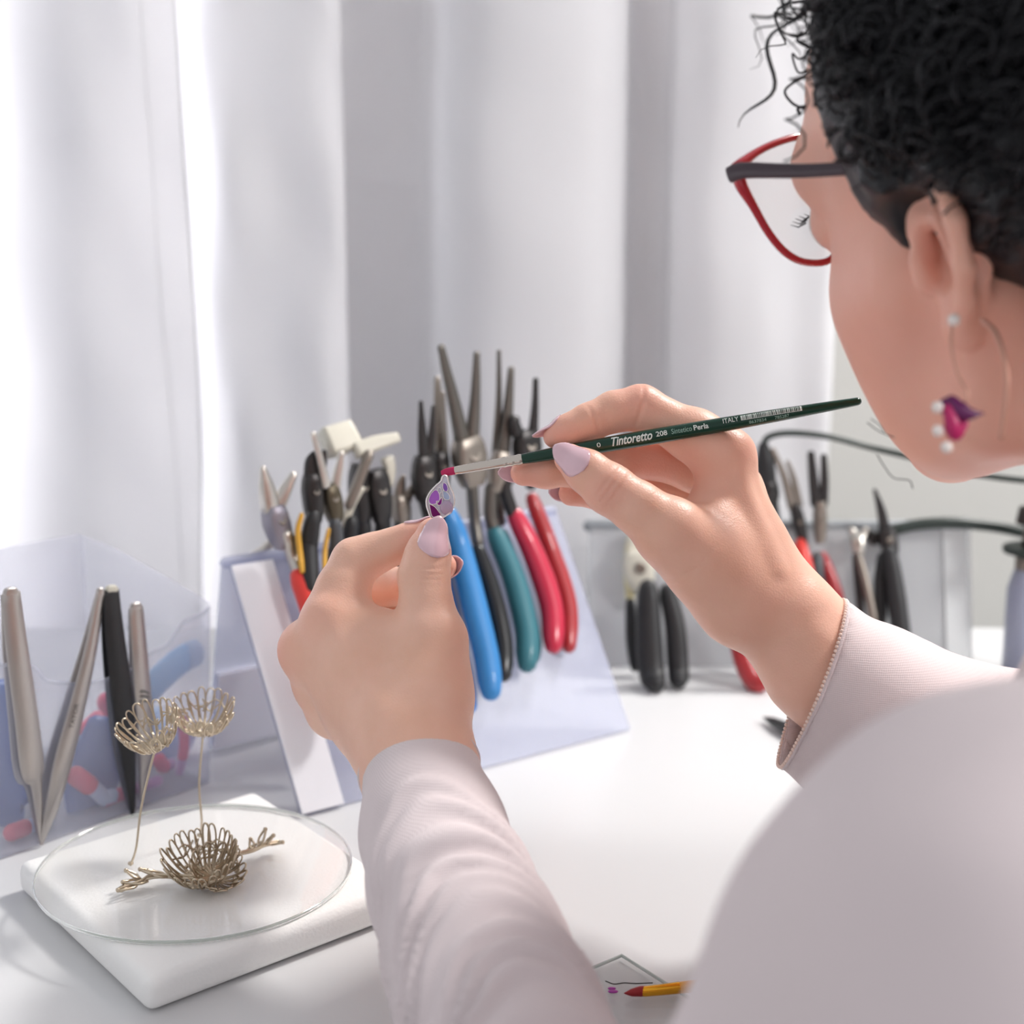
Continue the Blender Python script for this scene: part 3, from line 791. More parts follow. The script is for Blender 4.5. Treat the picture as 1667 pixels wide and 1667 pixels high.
def plier(label, R, head, jaws, handles, headm, jawm, off=.012, headw=22, headt=.005, name='pliers', cat='pliers', group=None):
    """head: polyline (px) of the joint block; jaws: list of (polyline, half widths px, doff); handles: list of (tang polyline, grip polyline, half px, doff, grip material)"""
    hp = [RP(R, x, y, off) for x, y in head]
    t = thing(name, label, cat, hp[-1], group)
    hx = cr(hp, 4) if len(hp) > 2 else np.array(hp)
    wv = pxr(headw, hp[0])
    prof = wv * np.interp(np.linspace(0, 1, len(hx)), [0, .2, .5, .8, 1], [.62, .86, 1, .92, .7])
    sharp(obj('joint', sweep(hx, prof, headt * np.interp(np.linspace(0, 1, len(hx)), [0, .15, .85, 1], [.7, 1, 1, .7]), 16, up=R['nf'], ex=5, cap=False), headm, t), 50)
    c = sum(hp) / len(hp)
    nf = R['nf']
    sharp(obj('pivot', lathe(c + nf * (headt * .8), nf, [(0, wv * .36), (headt * .36, wv * .36), (headt * .42, wv * .30), (headt * .42, wv * .20), (headt * .30, wv * .17), (headt * .30, .0001)], 18), MAT['steel_dull'], t), 30)
    for pts, hw, doff in jaws:
        P = [RP(R, x, y, off + doff) for x, y in pts]
        w = np.array([pxr(a, P[0]) for a in hw])
        P2 = cr(P, 5); w2 = cr(w[:, None], 5)[:, 0]
        obj('jaw', sweep(P2, w2, np.maximum(w2 * .75, .0012), 16, up=nf, ex=6 if jawm is CR else 3.5, cap=jawm is not CR), jawm, t)
    for tang, grip, hw, doff, gm in handles:
        hd = None
        if tang:
            P = cr([RP(R, x, y, off + doff) for x, y in tang], 5)
            hd = obj('handle', sweep(P, pxr(hw * .55, P[0]), .0032, 10, up=nf, ex=3), jawm if jawm is not MAT['cream'] else MAT['steel_dull'], t)
        P = cr([RP(R, x, y, off + doff) for x, y in grip], 6)
        k = np.linspace(0, 1, len(P))
        w = pxr(hw, P[0]) * np.interp(k, [0, .08, .5, .9, 1], [.72, .85, 1.0, .95, .78])
        obj('grip', sweep(P, w, np.minimum(w * .95, .0065), 16, up=nf, ex=2.3), gm, hd or t)
    return t
gBlue = plastic('grip_blue', (44, 122, 184), .45); gTeal = plastic('grip_teal', (44, 108, 120), .45); gCrim = plastic('grip_crimson', (188, 28, 62), .32, .4); gRed = plastic('grip_red', (160, 36, 42), .35, .4)
gOr = plastic('grip_orange_red', (226, 62, 52), .4); gBlk = MAT['black']; gYel = plastic('grip_yellow_edge', (222, 168, 60), .4); gDkb = plastic('grip_dark_blue', (30, 110, 190), .4)
ST, SD, DK, CR = MAT['steel'], MAT['steel_dull'], MAT['dark_steel'], MAT['cream']

# --- centre rack, right group
plier('slender black-jawed pliers with bright blue grips on the centre rack', R1, [(692, 815), (690, 775), (690, 742)],
      [([(690, 745), (687, 700), (685, 655)], [9, 7, 3], 0), ([(698, 745), (703, 705), (705, 662)], [8, 6, 2.5], -.002)],
      [([(695, 812), (722, 838)], [(730, 838), (748, 890), (772, 985), (792, 1070), (799, 1125)], 21, .004, gBlue),
       ([(690, 815), (700, 850)], [(706, 870), (728, 980), (752, 1090), (764, 1150)], 15, -.006, gDkb)], DK, DK, headw=20)
plier('long-nosed steel pliers held open in a V with black grips', R1, [(770, 790), (764, 745), (758, 712)],
      [([(752, 715), (738, 650), (727, 605), (718, 565)], [13, 10, 8, 6], .0), ([(768, 715), (773, 660), (775, 615), (776, 575)], [12, 9, 7, 5], 0)],
      [([(768, 785), (772, 840), (778, 885)], [(778, 895), (800, 960), (818, 1040), (820, 1098)], 16, .001, MAT['black_gloss'])], SD, MAT['steel_jaw'], headw=30, headt=.006)
plier('silver-jawed pliers with teal grips beside the black grips', R1, [(806, 800), (812, 765), (818, 735)],
      [([(818, 740), (826, 680), (832, 600)], [12, 9, 5], -.006), ([(808, 740), (812, 650), (812, 572)], [8, 5, 3], -.010)],
      [([(800, 795), (798, 835), (806, 865)], [(806, 868), (836, 940), (857, 1025), (858, 1080)], 20, .0, gTeal),
       ([(806, 800), (815, 850)], [(818, 870), (842, 950), (866, 1030), (868, 1070)], 14, -.008, gTeal)], SD, MAT['steel_jaw'], headw=17)
plier('dark-headed pliers with one crimson and one brick red grip', R1, [(858, 765), (858, 730), (858, 700)],
      [([(842, 705), (838, 690), (838, 682)], [11, 9, 8], 0), ([(868, 700), (871, 660), (872, 618)], [8, 6, 4.5], 0)],
      [([(845, 765), (822, 790), (834, 835)], [(838, 838), (870, 905), (897, 985), (901, 1050)], 19, .003, gCrim),
       ([(862, 765), (864, 790)], [(866, 812), (895, 890), (924, 980), (926, 1052)], 15, -.003, gRed)], DK, DK, headw=25)
plier('small worn pliers with a brownish steel jaw behind the blue grips', R1, [(718, 800), (716, 760), (716, 735)],
      [([(716, 740), (714, 690), (712, 616)], [9, 8, 5], -.012), ([(724, 740), (722, 700), (720, 640)], [7, 6, 4], -.016)],
      [([(718, 800), (726, 850)], [(728, 862), (745, 950), (762, 1010)], 12, -.016, gBlk)], DK, SD, off=.004, headw=14)
# --- centre rack, left group
plier('stubby side cutters with orange-red grips at the left end of the rack', R1, [(462, 890), (450, 852), (444, 822)],
      [([(440, 826), (434, 795), (428, 762)], [16, 13, 5], 0), ([(452, 824), (463, 800), (478, 772)], [12, 11, 6], 0)],
      [([(466, 870), (478, 905), (490, 938)], [(487, 938), (506, 985), (530, 1060), (545, 1140)], 21, .004, gOr),
       ([(445, 880), (430, 895), (414, 905)], [(424, 930), (455, 1010), (500, 1130), (520, 1185)], 15, -.030, gOr)], mat('bead_blasted_steel', (150, 146, 156), .4, .7), ST, headw=20, headt=.006)
plier('black round-nose pliers with yellow-edged grips beside the red cutters', R1, [(512, 850), (508, 800), (508, 770)],
      [([(505, 775), (506, 750), (514, 735)], [11, 9, 4], 0), ([(515, 775), (524, 755), (528, 735)], [9, 8, 4], -.003)],
      [(None, [(510, 840), (505, 870), (502, 892), (506, 960)], 16, .003, gBlk), (None, [(491, 838), (485, 862), (487, 890), (492, 930)], 5, .006, gYel)], DK, DK, headw=16, off=.016)
plier('thin rod-nosed pliers with grey grips and a yellow edge', R1, [(546, 850), (540, 815), (534, 790)],
      [([(530, 790), (521, 748), (510, 706)], [8, 6, 5], .004), ([(545, 795), (552, 760), (556, 738)], [9, 7, 4], -.004)],
      [(None, [(545, 850), (548, 885), (545, 912), (550, 980)], 13, .003, plastic('grip_charcoal', (70, 72, 76), .5)), (None, [(535, 862), (529, 895), (529, 930), (534, 970)], 4, .007, gYel)], mat('bronzed_steel', (92, 84, 70), .4, .7), ST, headw=15, off=.016)
plier('parallel-jaw pliers with a cream block head behind the rod-nosed pair', R1, [(590, 850), (585, 800), (585, 755)],
      [([(530, 722), (552, 716), (576, 706)], [24, 25, 22], -.006), ([(586, 790), (570, 825), (560, 860)], [9, 7, 5], .006)],
      [(None, [(592, 850), (590, 890), (592, 960)], 16, .0, gBlk)], DK, CR, headw=16, off=.004, headt=.006)
plier('end nippers with a slanted pale plate and black grips', R1, [(622, 850), (616, 800), (612, 765)],
      [([(578, 735), (610, 722), (648, 712)], [13, 12, 8], -.002), ([(630, 745), (634, 765), (632, 792)], [10, 9, 7], -.002)],
      [([(600, 740), (585, 780), (568, 822)], [(572, 850), (566, 900), (575, 960)], 15, .004, gBlk), (None, [(624, 845), (622, 880), (625, 940)], 15, -.002, gBlk)], DK, CR, headw=20, off=.008)
plier('short steel-tanged pliers half hidden behind the left index finger', R1, [(655, 860), (652, 828), (650, 805)],
      [([(650, 812), (652, 790), (656, 776)], [10, 8, 4], 0), ([(660, 815), (668, 800), (672, 790)], [9, 7, 4], 0)],
      [(None, [(652, 850), (655, 900), (662, 960)], 15, 0, gBlk)], SD, SD, headw=14, off=.002)
# --- rear rack
plier('cream-bodied pliers with two long black grips hanging at the rear', R2, [(1045, 960), (1040, 925), (1038, 895)],
      [([(1030, 900), (1030, 880), (1034, 862)], [9, 8, 5], 0), ([(1050, 900), (1052, 882), (1050, 862)], [9, 8, 5], 0)],
      [(None, [(1055, 958), (1056, 1020), (1060, 1090), (1066, 1146)], 22, .030, gBlk), (None, [(1086, 962), (1099, 1020), (1104, 1090), (1104, 1140)], 18, .026, gBlk)], CR, CR, headw=26, off=.012, headt=.008)
plier('yellowed cream pliers tucked behind the cream-bodied pair', R2, [(1026, 985), (1024, 930), (1024, 900)],
      [([(1022, 905), (1024, 885), (1026, 870)], [6, 5, 3], 0)],
      [(None, [(1026, 980), (1028, 1040), (1034, 1090)], 10, .012, gBlk)], plastic('cream_yellow', (214, 204, 160)), plastic('cream_yellow', (214, 204, 160)), headw=9, off=.006)
plier('slanting long steel pliers with orange-red grips behind the right wrist', R2, [(1308, 885), (1300, 850), (1293, 820)],
      [([(1290, 825), (1276, 775), (1258, 732)], [8, 6, 4], 0), ([(1300, 822), (1292, 780), (1282, 752)], [7, 5, 3], -.003)],
      [(None, [(1303, 885), (1308, 910), (1318, 940), (1330, 985)], 13, .006, gOr)], DK, SD, headw=10)
plier('fork-tipped black pliers with a red band and grey grips', R2, [(1335, 885), (1335, 850), (1334, 815)],
      [([(1328, 820), (1324, 780), (1320, 738)], [9, 8, 6], 0), ([(1340, 820), (1342, 782), (1341, 742)], [8, 7, 5], 0)],
      [(None, [(1331, 905), (1330, 925), (1331, 960)], 12, .006, plastic('grip_charcoal', (70, 72, 76))), (None, [(1338, 905), (1352, 940), (1366, 978)], 11, .002, gRed)], SD, DK, headw=11)
plier('small steel pliers hanging over the rail beside the black long-nose', R2, [(1398, 905), (1396, 885), (1393, 872)],
      [([(1394, 878), (1390, 868), (1386, 862)], [9, 7, 5], .002), ([(1400, 878), (1406, 868), (1410, 862)], [7, 6, 4], 0)],
      [(None, [(1398, 905), (1412, 960), (1424, 1020)], 8, .006, SD), (None, [(1392, 905), (1398, 960), (1402, 1010)], 7, .002, DK)], ST, ST, headw=11)
plier('black curved long-nose pliers with a pale blue mark at the rear', R2, [(1452, 905), (1446, 880), (1440, 858)],
      [([(1440, 862), (1434, 830), (1424, 798)], [9, 7, 3], 0), ([(1426, 880), (1412, 868), (1400, 876)], [9, 8, 5], -.006)],
      [(None, [(1448, 900), (1456, 950), (1464, 1010), (1472, 1060)], 16, .008, gBlk), (None, [(1436, 905), (1432, 950), (1436, 1010)], 10, .002, gBlk)], DK, DK, headw=15)
mk = [o for o in sc.objects if o.name.startswith('pliers') and 'pale blue' in o.get('label', '')][0]
p = RP(R2, 1455, 940, .0205); obj('blue_mark', ball(p, (.0025, .001, .005), 10, 6), plastic('mark_blue', (90, 150, 190)), mk)
plier('red and black gripped pliers hanging low below the right wrist', R2, [(1200, 985), (1194, 950), (1190, 920)],
      [([(1188, 925), (1186, 900), (1186, 880)], [8, 7, 4], 0)],
      [(None, [(1196, 985), (1206, 1060), (1226, 1115), (1240, 1142)], 17, .030, gRed), (None, [(1210, 985), (1228, 1050), (1246, 1110), (1254, 1130)], 12, .018, gBlk)], DK, DK, headw=14)

# --- flexible-shaft handpiece, its cable, and a second cable
YC = R2['R0'][1] - .012
hpz = thing('handpiece', 'black flexible-shaft handpiece leaning on the rear rack with a cable', 'handpiece', V(1262, 900, YC))
obj('body', sweep(cr([V(1243, 728, YC), V(1246, 760, YC), V(1250, 800, YC), V(1258, 850, YC), V(1266, 905, YC)], 4), np.interp(np.arange(17), [0, 3, 6, 12, 16], [.0038, .0062, .0064, .0052, .003]), n=16), MAT['black'], hpz)
obj('collar', sweep([V(1249, 790, YC), V(1252, 806, YC)], [.0072, .0072], n=16), MAT['dark_steel'], hpz)
obj('cable', sweep(cr([V(1242, 730, YC), V(1250, 712, YC), V(1285, 705, YC), V(1350, 711, YC), (V(1420, 729, YC)), V(1500, 748, YC - .01), V(1570, 768, YC - .02), V(1667, 782, YC - .03), V(1800, 790, YC - .04)], 6), .0021, n=10), MAT['cable'], hpz)
c2 = obj('cable', sweep(cr([V(1420, 880, YC + .012), V(1447, 866, YC), V(1490, 855, YC), V(1545, 851, YC), V(1600, 855, YC), V(1645, 862, YC), V(1720, 880, YC)], 6), .0038, n=10), MAT['cable'])
tag(c2, 'thick black cable arching above the rail at the right', 'cable')
bb = D(1662, 1092); bt = thing('spray_bottle', 'blue-grey plastic bottle with black top at the far right', 'bottle', bb)
s_ = np.dot(bb - CAM, FW) / FPX
obj('body', lathe(bb + UP * .0005, UP, [(0, .011), (.001, .0125), (.055, .0125), (.064, .010), (.070, .008)], 24), plastic('bottle_blue_grey', (148, 152, 172), .3), bt)
obj('core', lathe(bb + UP * .045, UP, [(0, .008), (.03, .0088), (.034, .007)], 18), MAT['steel_dull'], bt)
obj('collar', lathe(bb + UP * .079, UP, [(0, .010), (.0008, .017), (.004, .017), (.0048, .010)], 24), MAT['cable'], bt)
obj('neck', lathe(bb + UP * .0838, UP, [(0, .006), (.012, .004), (.013, .003)], 14), MAT['steel_dull'], bt)
obj('top', lathe(bb + UP * .0968, UP, [(0, .005), (.002, .010), (.012, .0085), (.0135, .004)], 16), mat('brown_black', (48, 40, 36), .5), bt)
# ------------------------------------------------------------------ the person
def J(t, r): return (C(*t), r)
flush_shade = []          # (point, radius, strength)

def build_hand(fingers, palm, extra, cuts, h, lo_pad=.02, kpalm=.009, kroot=.007):
    pts = [C(*p[0]) for ch in fingers for p in ch] + [C(*q) for a in palm for q in (a[0], a[1])]
    pts = np.array(pts)
    F0 = Field(pts.min(0) - .034, pts.max(0) + .034, h)
    for a, b, ra, rb in palm: F0.cone(C(*a), C(*b), ra, rb, kpalm)
    FF = F0.like()
    for ch in fingers:
        f1 = F0.like()
        for (a, ra), (b, rb) in zip(ch[:-1], ch[1:]): f1.cone(C(*a), C(*b), ra, rb, .0035)
        FF.merge(f1, .0007)
    F0.merge(FF, kroot)
    for a, b, ra, rb, k in extra: F0.cone(C(*a), C(*b), ra, rb, k)
    for a, b, r, k in cuts: F0.cut(C(*a), C(*b), r, r, k)
    return F0

# ---- left hand (holds the pendant between thumb and index finger)
LW = [(683, 1254, .660), (703, 1352, .635), (735, 1450, .605), (775, 1560, .575), (815, 1667, .545)]
L_thumb = [((700, 1135, .668), .0150), ((703, 1040, .675), .0128), ((694, 985, .679), .0108), ((690, 938, .682), .0104), ((697, 902, .684), .0092), ((704, 868, .6855), .0066)]
L_index = [((540, 1010, .694), .0115), ((558, 960, .699), .0112), ((579, 915, .703), .0102), ((610, 901, .703), .0086), ((642, 889, .7015), .0075), ((668, 877, .700), .0066), ((690, 867, .698), .0055)]
L_mid = [((508, 1058, .707), .0108), ((545, 1000, .732), .0095), ((592, 962, .744), .0090), ((640, 955, .735), .0082), ((675, 948, .722), .0078), ((722, 922, .708), .0058)]
L_ring = [((527, 1110, .717), .0102), ((560, 1060, .750), .0092), ((612, 1006, .764), .0086), ((650, 990, .754), .0080), ((682, 990, .742), .0074), ((706, 975, .728), .0058)]
L_pinky = [((543, 1156, .725), .0092), ((580, 1115, .757), .0080), ((622, 1085, .768), .0074), ((668, 1062, .755), .0066), ((698, 1046, .742), .0054)]
w0, w1 = LW[0], LW[1]
L_palm = [(w1, w0, .0245, .0225), (w0, (668, 1200, .664), .0220, .0205),
          ((668, 1200, .664), (540, 1012, .694), .0190, .0112), ((655, 1200, .668), (508, 1060, .706), .0185, .0108),
          ((645, 1205, .674), (528, 1110, .717), .0175, .0103), ((640, 1215, .680), (543, 1156, .725), .0160, .0096),
          ((690, 1200, .664), (700, 1130, .668), .0165, .0150), ((700, 1130, .668), (703, 1045, .675), .0150, .0125),
          ((580, 1026, .694), (690, 1062, .680), .0125, .0138), ((508, 1062, .706), (528, 1110, .716), .0112, .0106), ((528, 1110, .716), (545, 1156, .724), .0106, .0102), ((545, 1025, .694), (512, 1062, .704), .0115, .0112), ((600, 1090, .686), (690, 1130, .676), .0165, .0165),
          ((560, 1060, .705), (600, 1150, .692), .0150, .0160)]
# knuckle bumps and tendons
L_extra = [((529, 1004, .687), (532, 1008, .687), .0062, .0062, .006), ((491, 1053, .701), (494, 1056, .701), .0062, .0062, .008),
           ((540, 1025, .682), (640, 1175, .652), .0022, .0020, .006), ((520, 1075, .694), (625, 1180, .658), .0020, .0018, .006)]
L_cuts = []
FL = build_hand([L_index, L_mid, L_ring, L_pinky, L_thumb], L_palm, L_extra, L_cuts, .0009)
for ch in (L_thumb, L_index, L_mid, L_ring, L_pinky): flush_shade += [(C(*ch[-1][0]), .011, .55)]
flush_shade += [(C(529, 1006, .690), .010, .55), (C(478, 1054, .706), .012, .75), (C(490, 1110, .720), .010, .5)]

# ---- right hand (holds the brush)
def brush_d(px): return .6955 - .012 * (px - 718) / 687
RWp = [(1337, 1080, .690), (1416, 1153, .688), (1506, 1222, .684)]
R_thumb = [((1205, 985, .684), .0165), ((1150, 925, .678), .0150), ((1092, 868, .673), .0130), ((1040, 828, .672), .0106), ((992, 796, .673), .0102), ((955, 767, .676), .0086), ((927, 747, .6795), .0064)]
R_index = [((1179, 748, .699), .0110), ((1122, 707, .702), .0106), ((1043, 664, .703), .0096), ((1000, 670, .701), .0084), ((958, 688, .699), .0078), ((925, 702, .698), .0068), ((903, 711, .697), .0050)]
R_mid = [((1197, 795, .722), .0108), ((1130, 765, .722), .0096), ((1060, 745, .718), .0090), ((1000, 752, .711), .0082), ((940, 763, .706), .0078), ((890, 768, .7025), .0068), ((852, 770, .701), .0056)]
R_ring = [((1216, 840, .738), .0102), ((1140, 812, .742), .0092), ((1068, 785, .738), .0086), ((1015, 795, .728), .0078), ((975, 802, .720), .0070), ((930, 803, .714), .0056)]
R_pinky = [((1226, 890, .750), .0092), ((1165, 868, .760), .0080), ((1108, 845, .758), .0074), ((1060, 845, .748), .0066), ((1020, 838, .738), .0054)]
R_palm = [(RWp[1], RWp[0], .0260, .0240), (RWp[0], (1290, 1015, .690), .0235, .0205),
          ((1290, 1005, .690), (1214, 868, .697), .0175, .0130), ((1214, 868, .697), (1180, 750, .700), .0130, .0110),
          ((1288, 1010, .700), (1198, 797, .721), .0170, .0108), ((1285, 1020, .708), (1216, 842, .737), .0165, .0103), ((1280, 1030, .712), (1226, 890, .749), .0150, .0095),
          ((1290, 1030, .690), (1205, 975, .684), .0185, .0165), ((1205, 975, .684), (1092, 868, .674), .0162, .0132),
          ((1200, 930, .690), (1150, 860, .688), .0150, .0125), ((1215, 900, .695), (1165, 850, .694), .0150, .0120),
          ((1160, 868, .692), (1172, 800, .698), .0105, .0100), ((1225, 940, .690), (1160, 900, .684), .0165, .0155)]
R_extra = [((1188, 736, .697), (1150, 712, .701), .0066, .0066, .012), ((1200, 770, .690), (1262, 930, .676), .0022, .0020, .006),
           ((1325, 1045, .672), (1335, 1052, .672), .0040, .0040, .010)]
R_cuts = [((1094, 792, .6855), (1128, 742, .690), .0007, .003), ((1085, 800, .681), (1150, 815, .680), .0005, .003)]
FRt = build_hand([R_index, R_mid, R_ring, R_pinky, R_thumb], R_palm, R_extra, R_cuts, .0009)
for ch in (R_thumb, R_index, R_mid, R_ring, R_pinky): flush_shade += [(C(*ch[-1][0]), .012, .6), (C(*ch[-3][0]), .010, .35)]
flush_shade += [(C(1196, 722, .695), .010, .4), (C(1040, 640, .696), .012, .4), (C(1110, 780, .690), .016, .35), (C(1040, 772, .715), .018, .6), (C(985, 800, .665), .009, .45)]

# ---- head frame
HF = nrm(camv(-.60, .04, .80))
Uc = camv(-.27, -1, -.25); HU = nrm(Uc - HF * np.dot(Uc, HF)); HL = np.cross(HU, HF)
HS = .90
HO = C(1545, 415, .540) - HL * .070 * HS
def H(f, u, l): return HO + (HF * f + HU * u + HL * l) * HS
class HeadField(Field):
    def cone(s, a, b, ra, rb, k=.004): Field.cone(s, a, b, ra * HS, rb * HS, k * HS)
    def cut(s, a, b, ra, rb, k=.002): Field.cut(s, a, b, ra * HS, rb * HS, k * HS)
    def ell(s, c, r, ax=np.eye(3), k=.004): Field.ell(s, c, np.asarray(r) * HS, ax, k * HS)
    def cutell(s, c, r, ax=np.eye(3), k=.002): Field.cutell(s, c, np.asarray(r) * HS, ax, k * HS)
HAX = np.array([HF, HU, HL])

# ---- body: torso, arms, neck, head
SL = C(1722, 1672, .365)                       # left shoulder
HR = nrm(np.array([.72, .69, 0]))              # towards the person's right
SR = SL + HR * .34 + UP * .01
ELB = CAM + RT * .030 + DN * .235 + FW * .43
ERB = C(*RWp[0]) + camv(.225, .075, .0)
MID = (SL + SR) / 2
BACK = nrm(np.cross(HR, UP)); BACK = BACK if BACK[1] < 0 else -BACK
def body_core(Fd, g):
    """torso and arms; g = extra thickness (skin: 0, clothing: > 0)"""
    Fd.cone(SL, SR, .052 + g, .052 + g, .03)
    Fd.cone(MID + UP * .0, MID - UP * .30 + BACK * .15, .085 + g, .095 + g, .05)
    Fd.cone(SL + HR * .07 - UP * .05, MID - UP * .28 + BACK * .15 - HR * .04, .075 + g, .085 + g, .05)
    Fd.cone(SR - HR * .07 - UP * .05, MID - UP * .28 + BACK * .15 + HR * .04, .075 + g, .085 + g, .05)
fb_lo = np.array([-.06, .15, DESK - .17]); fb_hi = np.array([.62, .86, DESK + .50])
FB = Field(fb_lo, fb_hi, .0026)
body_core(FB, -.012)
FB.cone(SL, ELB, .050, .036, .02); FB.cone(ELB, C(*LW[4]), .036, .029, .01)
for a, b, ra, rb in zip(LW[4:0:-1], LW[3::-1], (.029, .0275, .0262, .0250), (.0275, .0262, .0250, .0230)):
    if b != LW[0]: FB.cone(C(*a), C(*b), ra, rb, .006)
FB.cone(C(*LW[1]), C(*LW[1]) * .5 + C(*LW[0]) * .5, .0245, .0235, .004)
FB.cone(SR, ERB, .050, .038, .02); FB.cone(ERB, C(*RWp[1]), .038, .0262, .01); FB.cone(C(*RWp[1]), C(*RWp[1]) * .5 + C(*RWp[0]) * .5, .0262, .0250, .004)
NB = MID + HR * .0 + UP * .02
FB.cone(H(-.030, -.045, 0), NB, .050, .058, .02)
FB.cone(H(-.035, -.02, 0), H(-.030, -.06, 0), .056, .050, .015)

FH = HeadField(HO - .19, HO + .19, .0018)
FH.ell(H(-.006, .050, 0), (.097, .083, .074), HAX, .01)
FH.ell(H(.040, -.008, 0), (.050, .085, .058), HAX, .02)
FH.cone(H(.030, -.012, .052), H(.060, -.014, .039), .020, .018, .02)
FH.cone(H(.030, -.012, -.052), H(.060, -.014, -.039), .020, .018, .02)
for s in (1, -1):
    FH.cone(H(-.002, -.020, .056 * s), H(.012, -.066, .047 * s), .017, .016, .014)
    FH.cone(H(.012, -.062, .047 * s), H(.068, -.086, .012 * s), .016, .017, .016)
    FH.ell(H(.044, -.048, .034 * s), (.036, .042, .023), HAX, .025)
FH.cone(H(.070, -.085, -.006), H(.070, -.085, .006), .017, .017, .012)
FH.cone(H(.075, .040, -.034), H(.075, .040, .034), .015, .015, .014)
FH.cone(H(.086, .018, 0), H(.103, -.028, 0), .0065, .0095, .008)
for s in (1, -1):
    FH.ell(H(.094, -.032, .010 * s), (.009, .006, .006), HAX, .006)
    FH.cutell(H(.092, .018, .031 * s), (.012, .011, .016), HAX, .008)
    FH.ell(H(.076, .018, .031 * s), (.0145, .0135, .0145), HAX, .004)
FH.ell(H(.088, -.058, 0), (.010, .006, .021), HAX, .006); FH.ell(H(.086, -.070, 0), (.010, .0065, .018), HAX, .005)
FH.cut(H(.100, -.064, -.02), H(.100, -.064, .02), .0012, .0012, .003)
FH.cone(H(-.030, -.045, 0), NB, .050, .058, .02); FH.cone(H(.0, -.062, 0), H(-.030, -.085, 0), .040, .048, .02)
EA = .86
ear_pts = [(.014, .004), (.019, .022), (.012, .036), (-.003, .041), (-.016, .034), (-.021, .016), (-.018, -.004), (-.010, -.020), (-.002, -.031)]
for s in (1, -1):
    lo = lambda f: (.069 + max(0, (.014 - f)) * .55) * s
    for (a, b), (c, d) in zip(ear_pts[:-1], ear_pts[1:]):
        FH.cone(H(a * EA - .002, b * EA, lo(a)), H(c * EA - .002, d * EA, lo(c)), .0038, .0038, .003)
    FH.ell(H(-.005, .006, .073 * s), (.016, .030, .0045), HAX, .006)
    FH.cone(H(-.006, .016, .079 * s), H(-.010, -.012, .078 * s), .0028, .0028, .004)       # antihelix
    FH.ell(H(.000, -.027, .0735 * s), (.0085, .0095, .0052), HAX, .004)                       # lobe
    FH.cutell(H(.003, .000, .080 * s), (.0080, .0150, .0125), HAX, .003)                      # concha
    FH.cutell(H(.002, .022, .080 * s), (.006, .007, .007), HAX, .003)
    FH.cone(H(.012, .000, .072 * s), H(.012, -.008, .072 * s), .0042, .0042, .004)          # tragus
flush_shade += [(H(.03, -.02, .05), .085, .5), (H(-.004, .008, .078), .030, .45), (H(.062, -.015, .05), .030, .35)]  # wide cheek entry paints in the face's shade; ear entry is plain redness

def stitch(parts, cuts_):
    """join meshes along planes: parts = [(P,Q)], cuts_ = [(i, j, point, axis)] part i kept behind the plane, part j in front"""
    masks = [np.ones(len(P), bool) for P, Q in parts]
    for i, j, p, a in cuts_:
        near_i = np.linalg.norm(parts[i][0] - p, axis=1) < .10; near_j = np.linalg.norm(parts[j][0] - p, axis=1) < .10
        masks[i] &= ~(near_i & ((parts[i][0] - p) @ a > 0)); masks[j] &= ~(near_j & ((parts[j][0] - p) @ a < 0))
    out = []
    for (P, Q), m in zip(parts, masks): out.append(keep(P, Q, m)[:2])
    off = np.cumsum([0] + [len(P) for P, Q in out])
    faces = [tuple(t) for (P, Q), o in zip(out, off) for t in (Q + o)]
    for i, j, p, a in cuts_:
        ref = nrm(np.cross(a, [0.3, .5, .8])); r2 = np.cross(a, ref)
        loops = []
        for k in (i, j):
            P, Q = out[k]; b = boundary_loop(Q); b = b[np.linalg.norm(P[b] - p, axis=1) < .06]
            q = P[b] - p; ang = np.arctan2(q @ r2, q @ ref); o = np.argsort(ang)
            loops.append((b[o] + off[k], ang[o]))
        (A, aa), (B, ba) = loops
        if len(A) < 3 or len(B) < 3: continue
        x = y = 0; na, nb = len(A), len(B)
        while x < na or y < nb:
            ta = aa[x % na] + (2 * math.pi if x >= na else 0); tb = ba[y % nb] + (2 * math.pi if y >= nb else 0)
            ta1 = aa[(x + 1) % na] + (2 * math.pi if x + 1 >= na else 0); tb1 = ba[(y + 1) % nb] + (2 * math.pi if y + 1 >= nb else 0)
            if y >= nb or (x < na and ta1 <= tb1): faces.append((A[x % na], A[(x + 1) % na], B[y % nb])); x += 1
            else: faces.append((A[x % na], B[(y + 1) % nb], B[y % nb])); y += 1
    return np.vstack([P for P, Q in out]), faces

person = thing('person', 'dark curly-haired woman in a pale knit top painting a pendant at the desk', 'person', (MID[0], MID[1], DESK - .17))
axL = nrm(C(*LW[2]) - C(*LW[0])); axR = nrm(C(*RWp[2]) - C(*RWp[0])); 
axN = nrm(NB - H(-.03, -.045, 0)); pN = H(-.03, -.045, 0) * .55 + NB * .45
PV, PF = stitch([FL.mesh(3), FRt.mesh(3), FB.mesh(2), FH.mesh(2)],
                [(0, 2, C(*LW[1]) * .8 + C(*LW[0]) * .2, axL), (1, 2, C(*RWp[1]) * .8 + C(*RWp[0]) * .2, axR), (3, 2, pN, axN)])
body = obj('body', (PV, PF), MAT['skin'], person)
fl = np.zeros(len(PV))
for p, r, s in flush_shade: fl = np.maximum(fl, s * np.exp(-((PV - p) ** 2).sum(1) / r ** 2))
at = body.data.attributes.new('flush_shade', 'FLOAT', 'POINT'); at.data.foreach_set('value', fl.astype(np.float32))
del FL, FRt, FB, FH

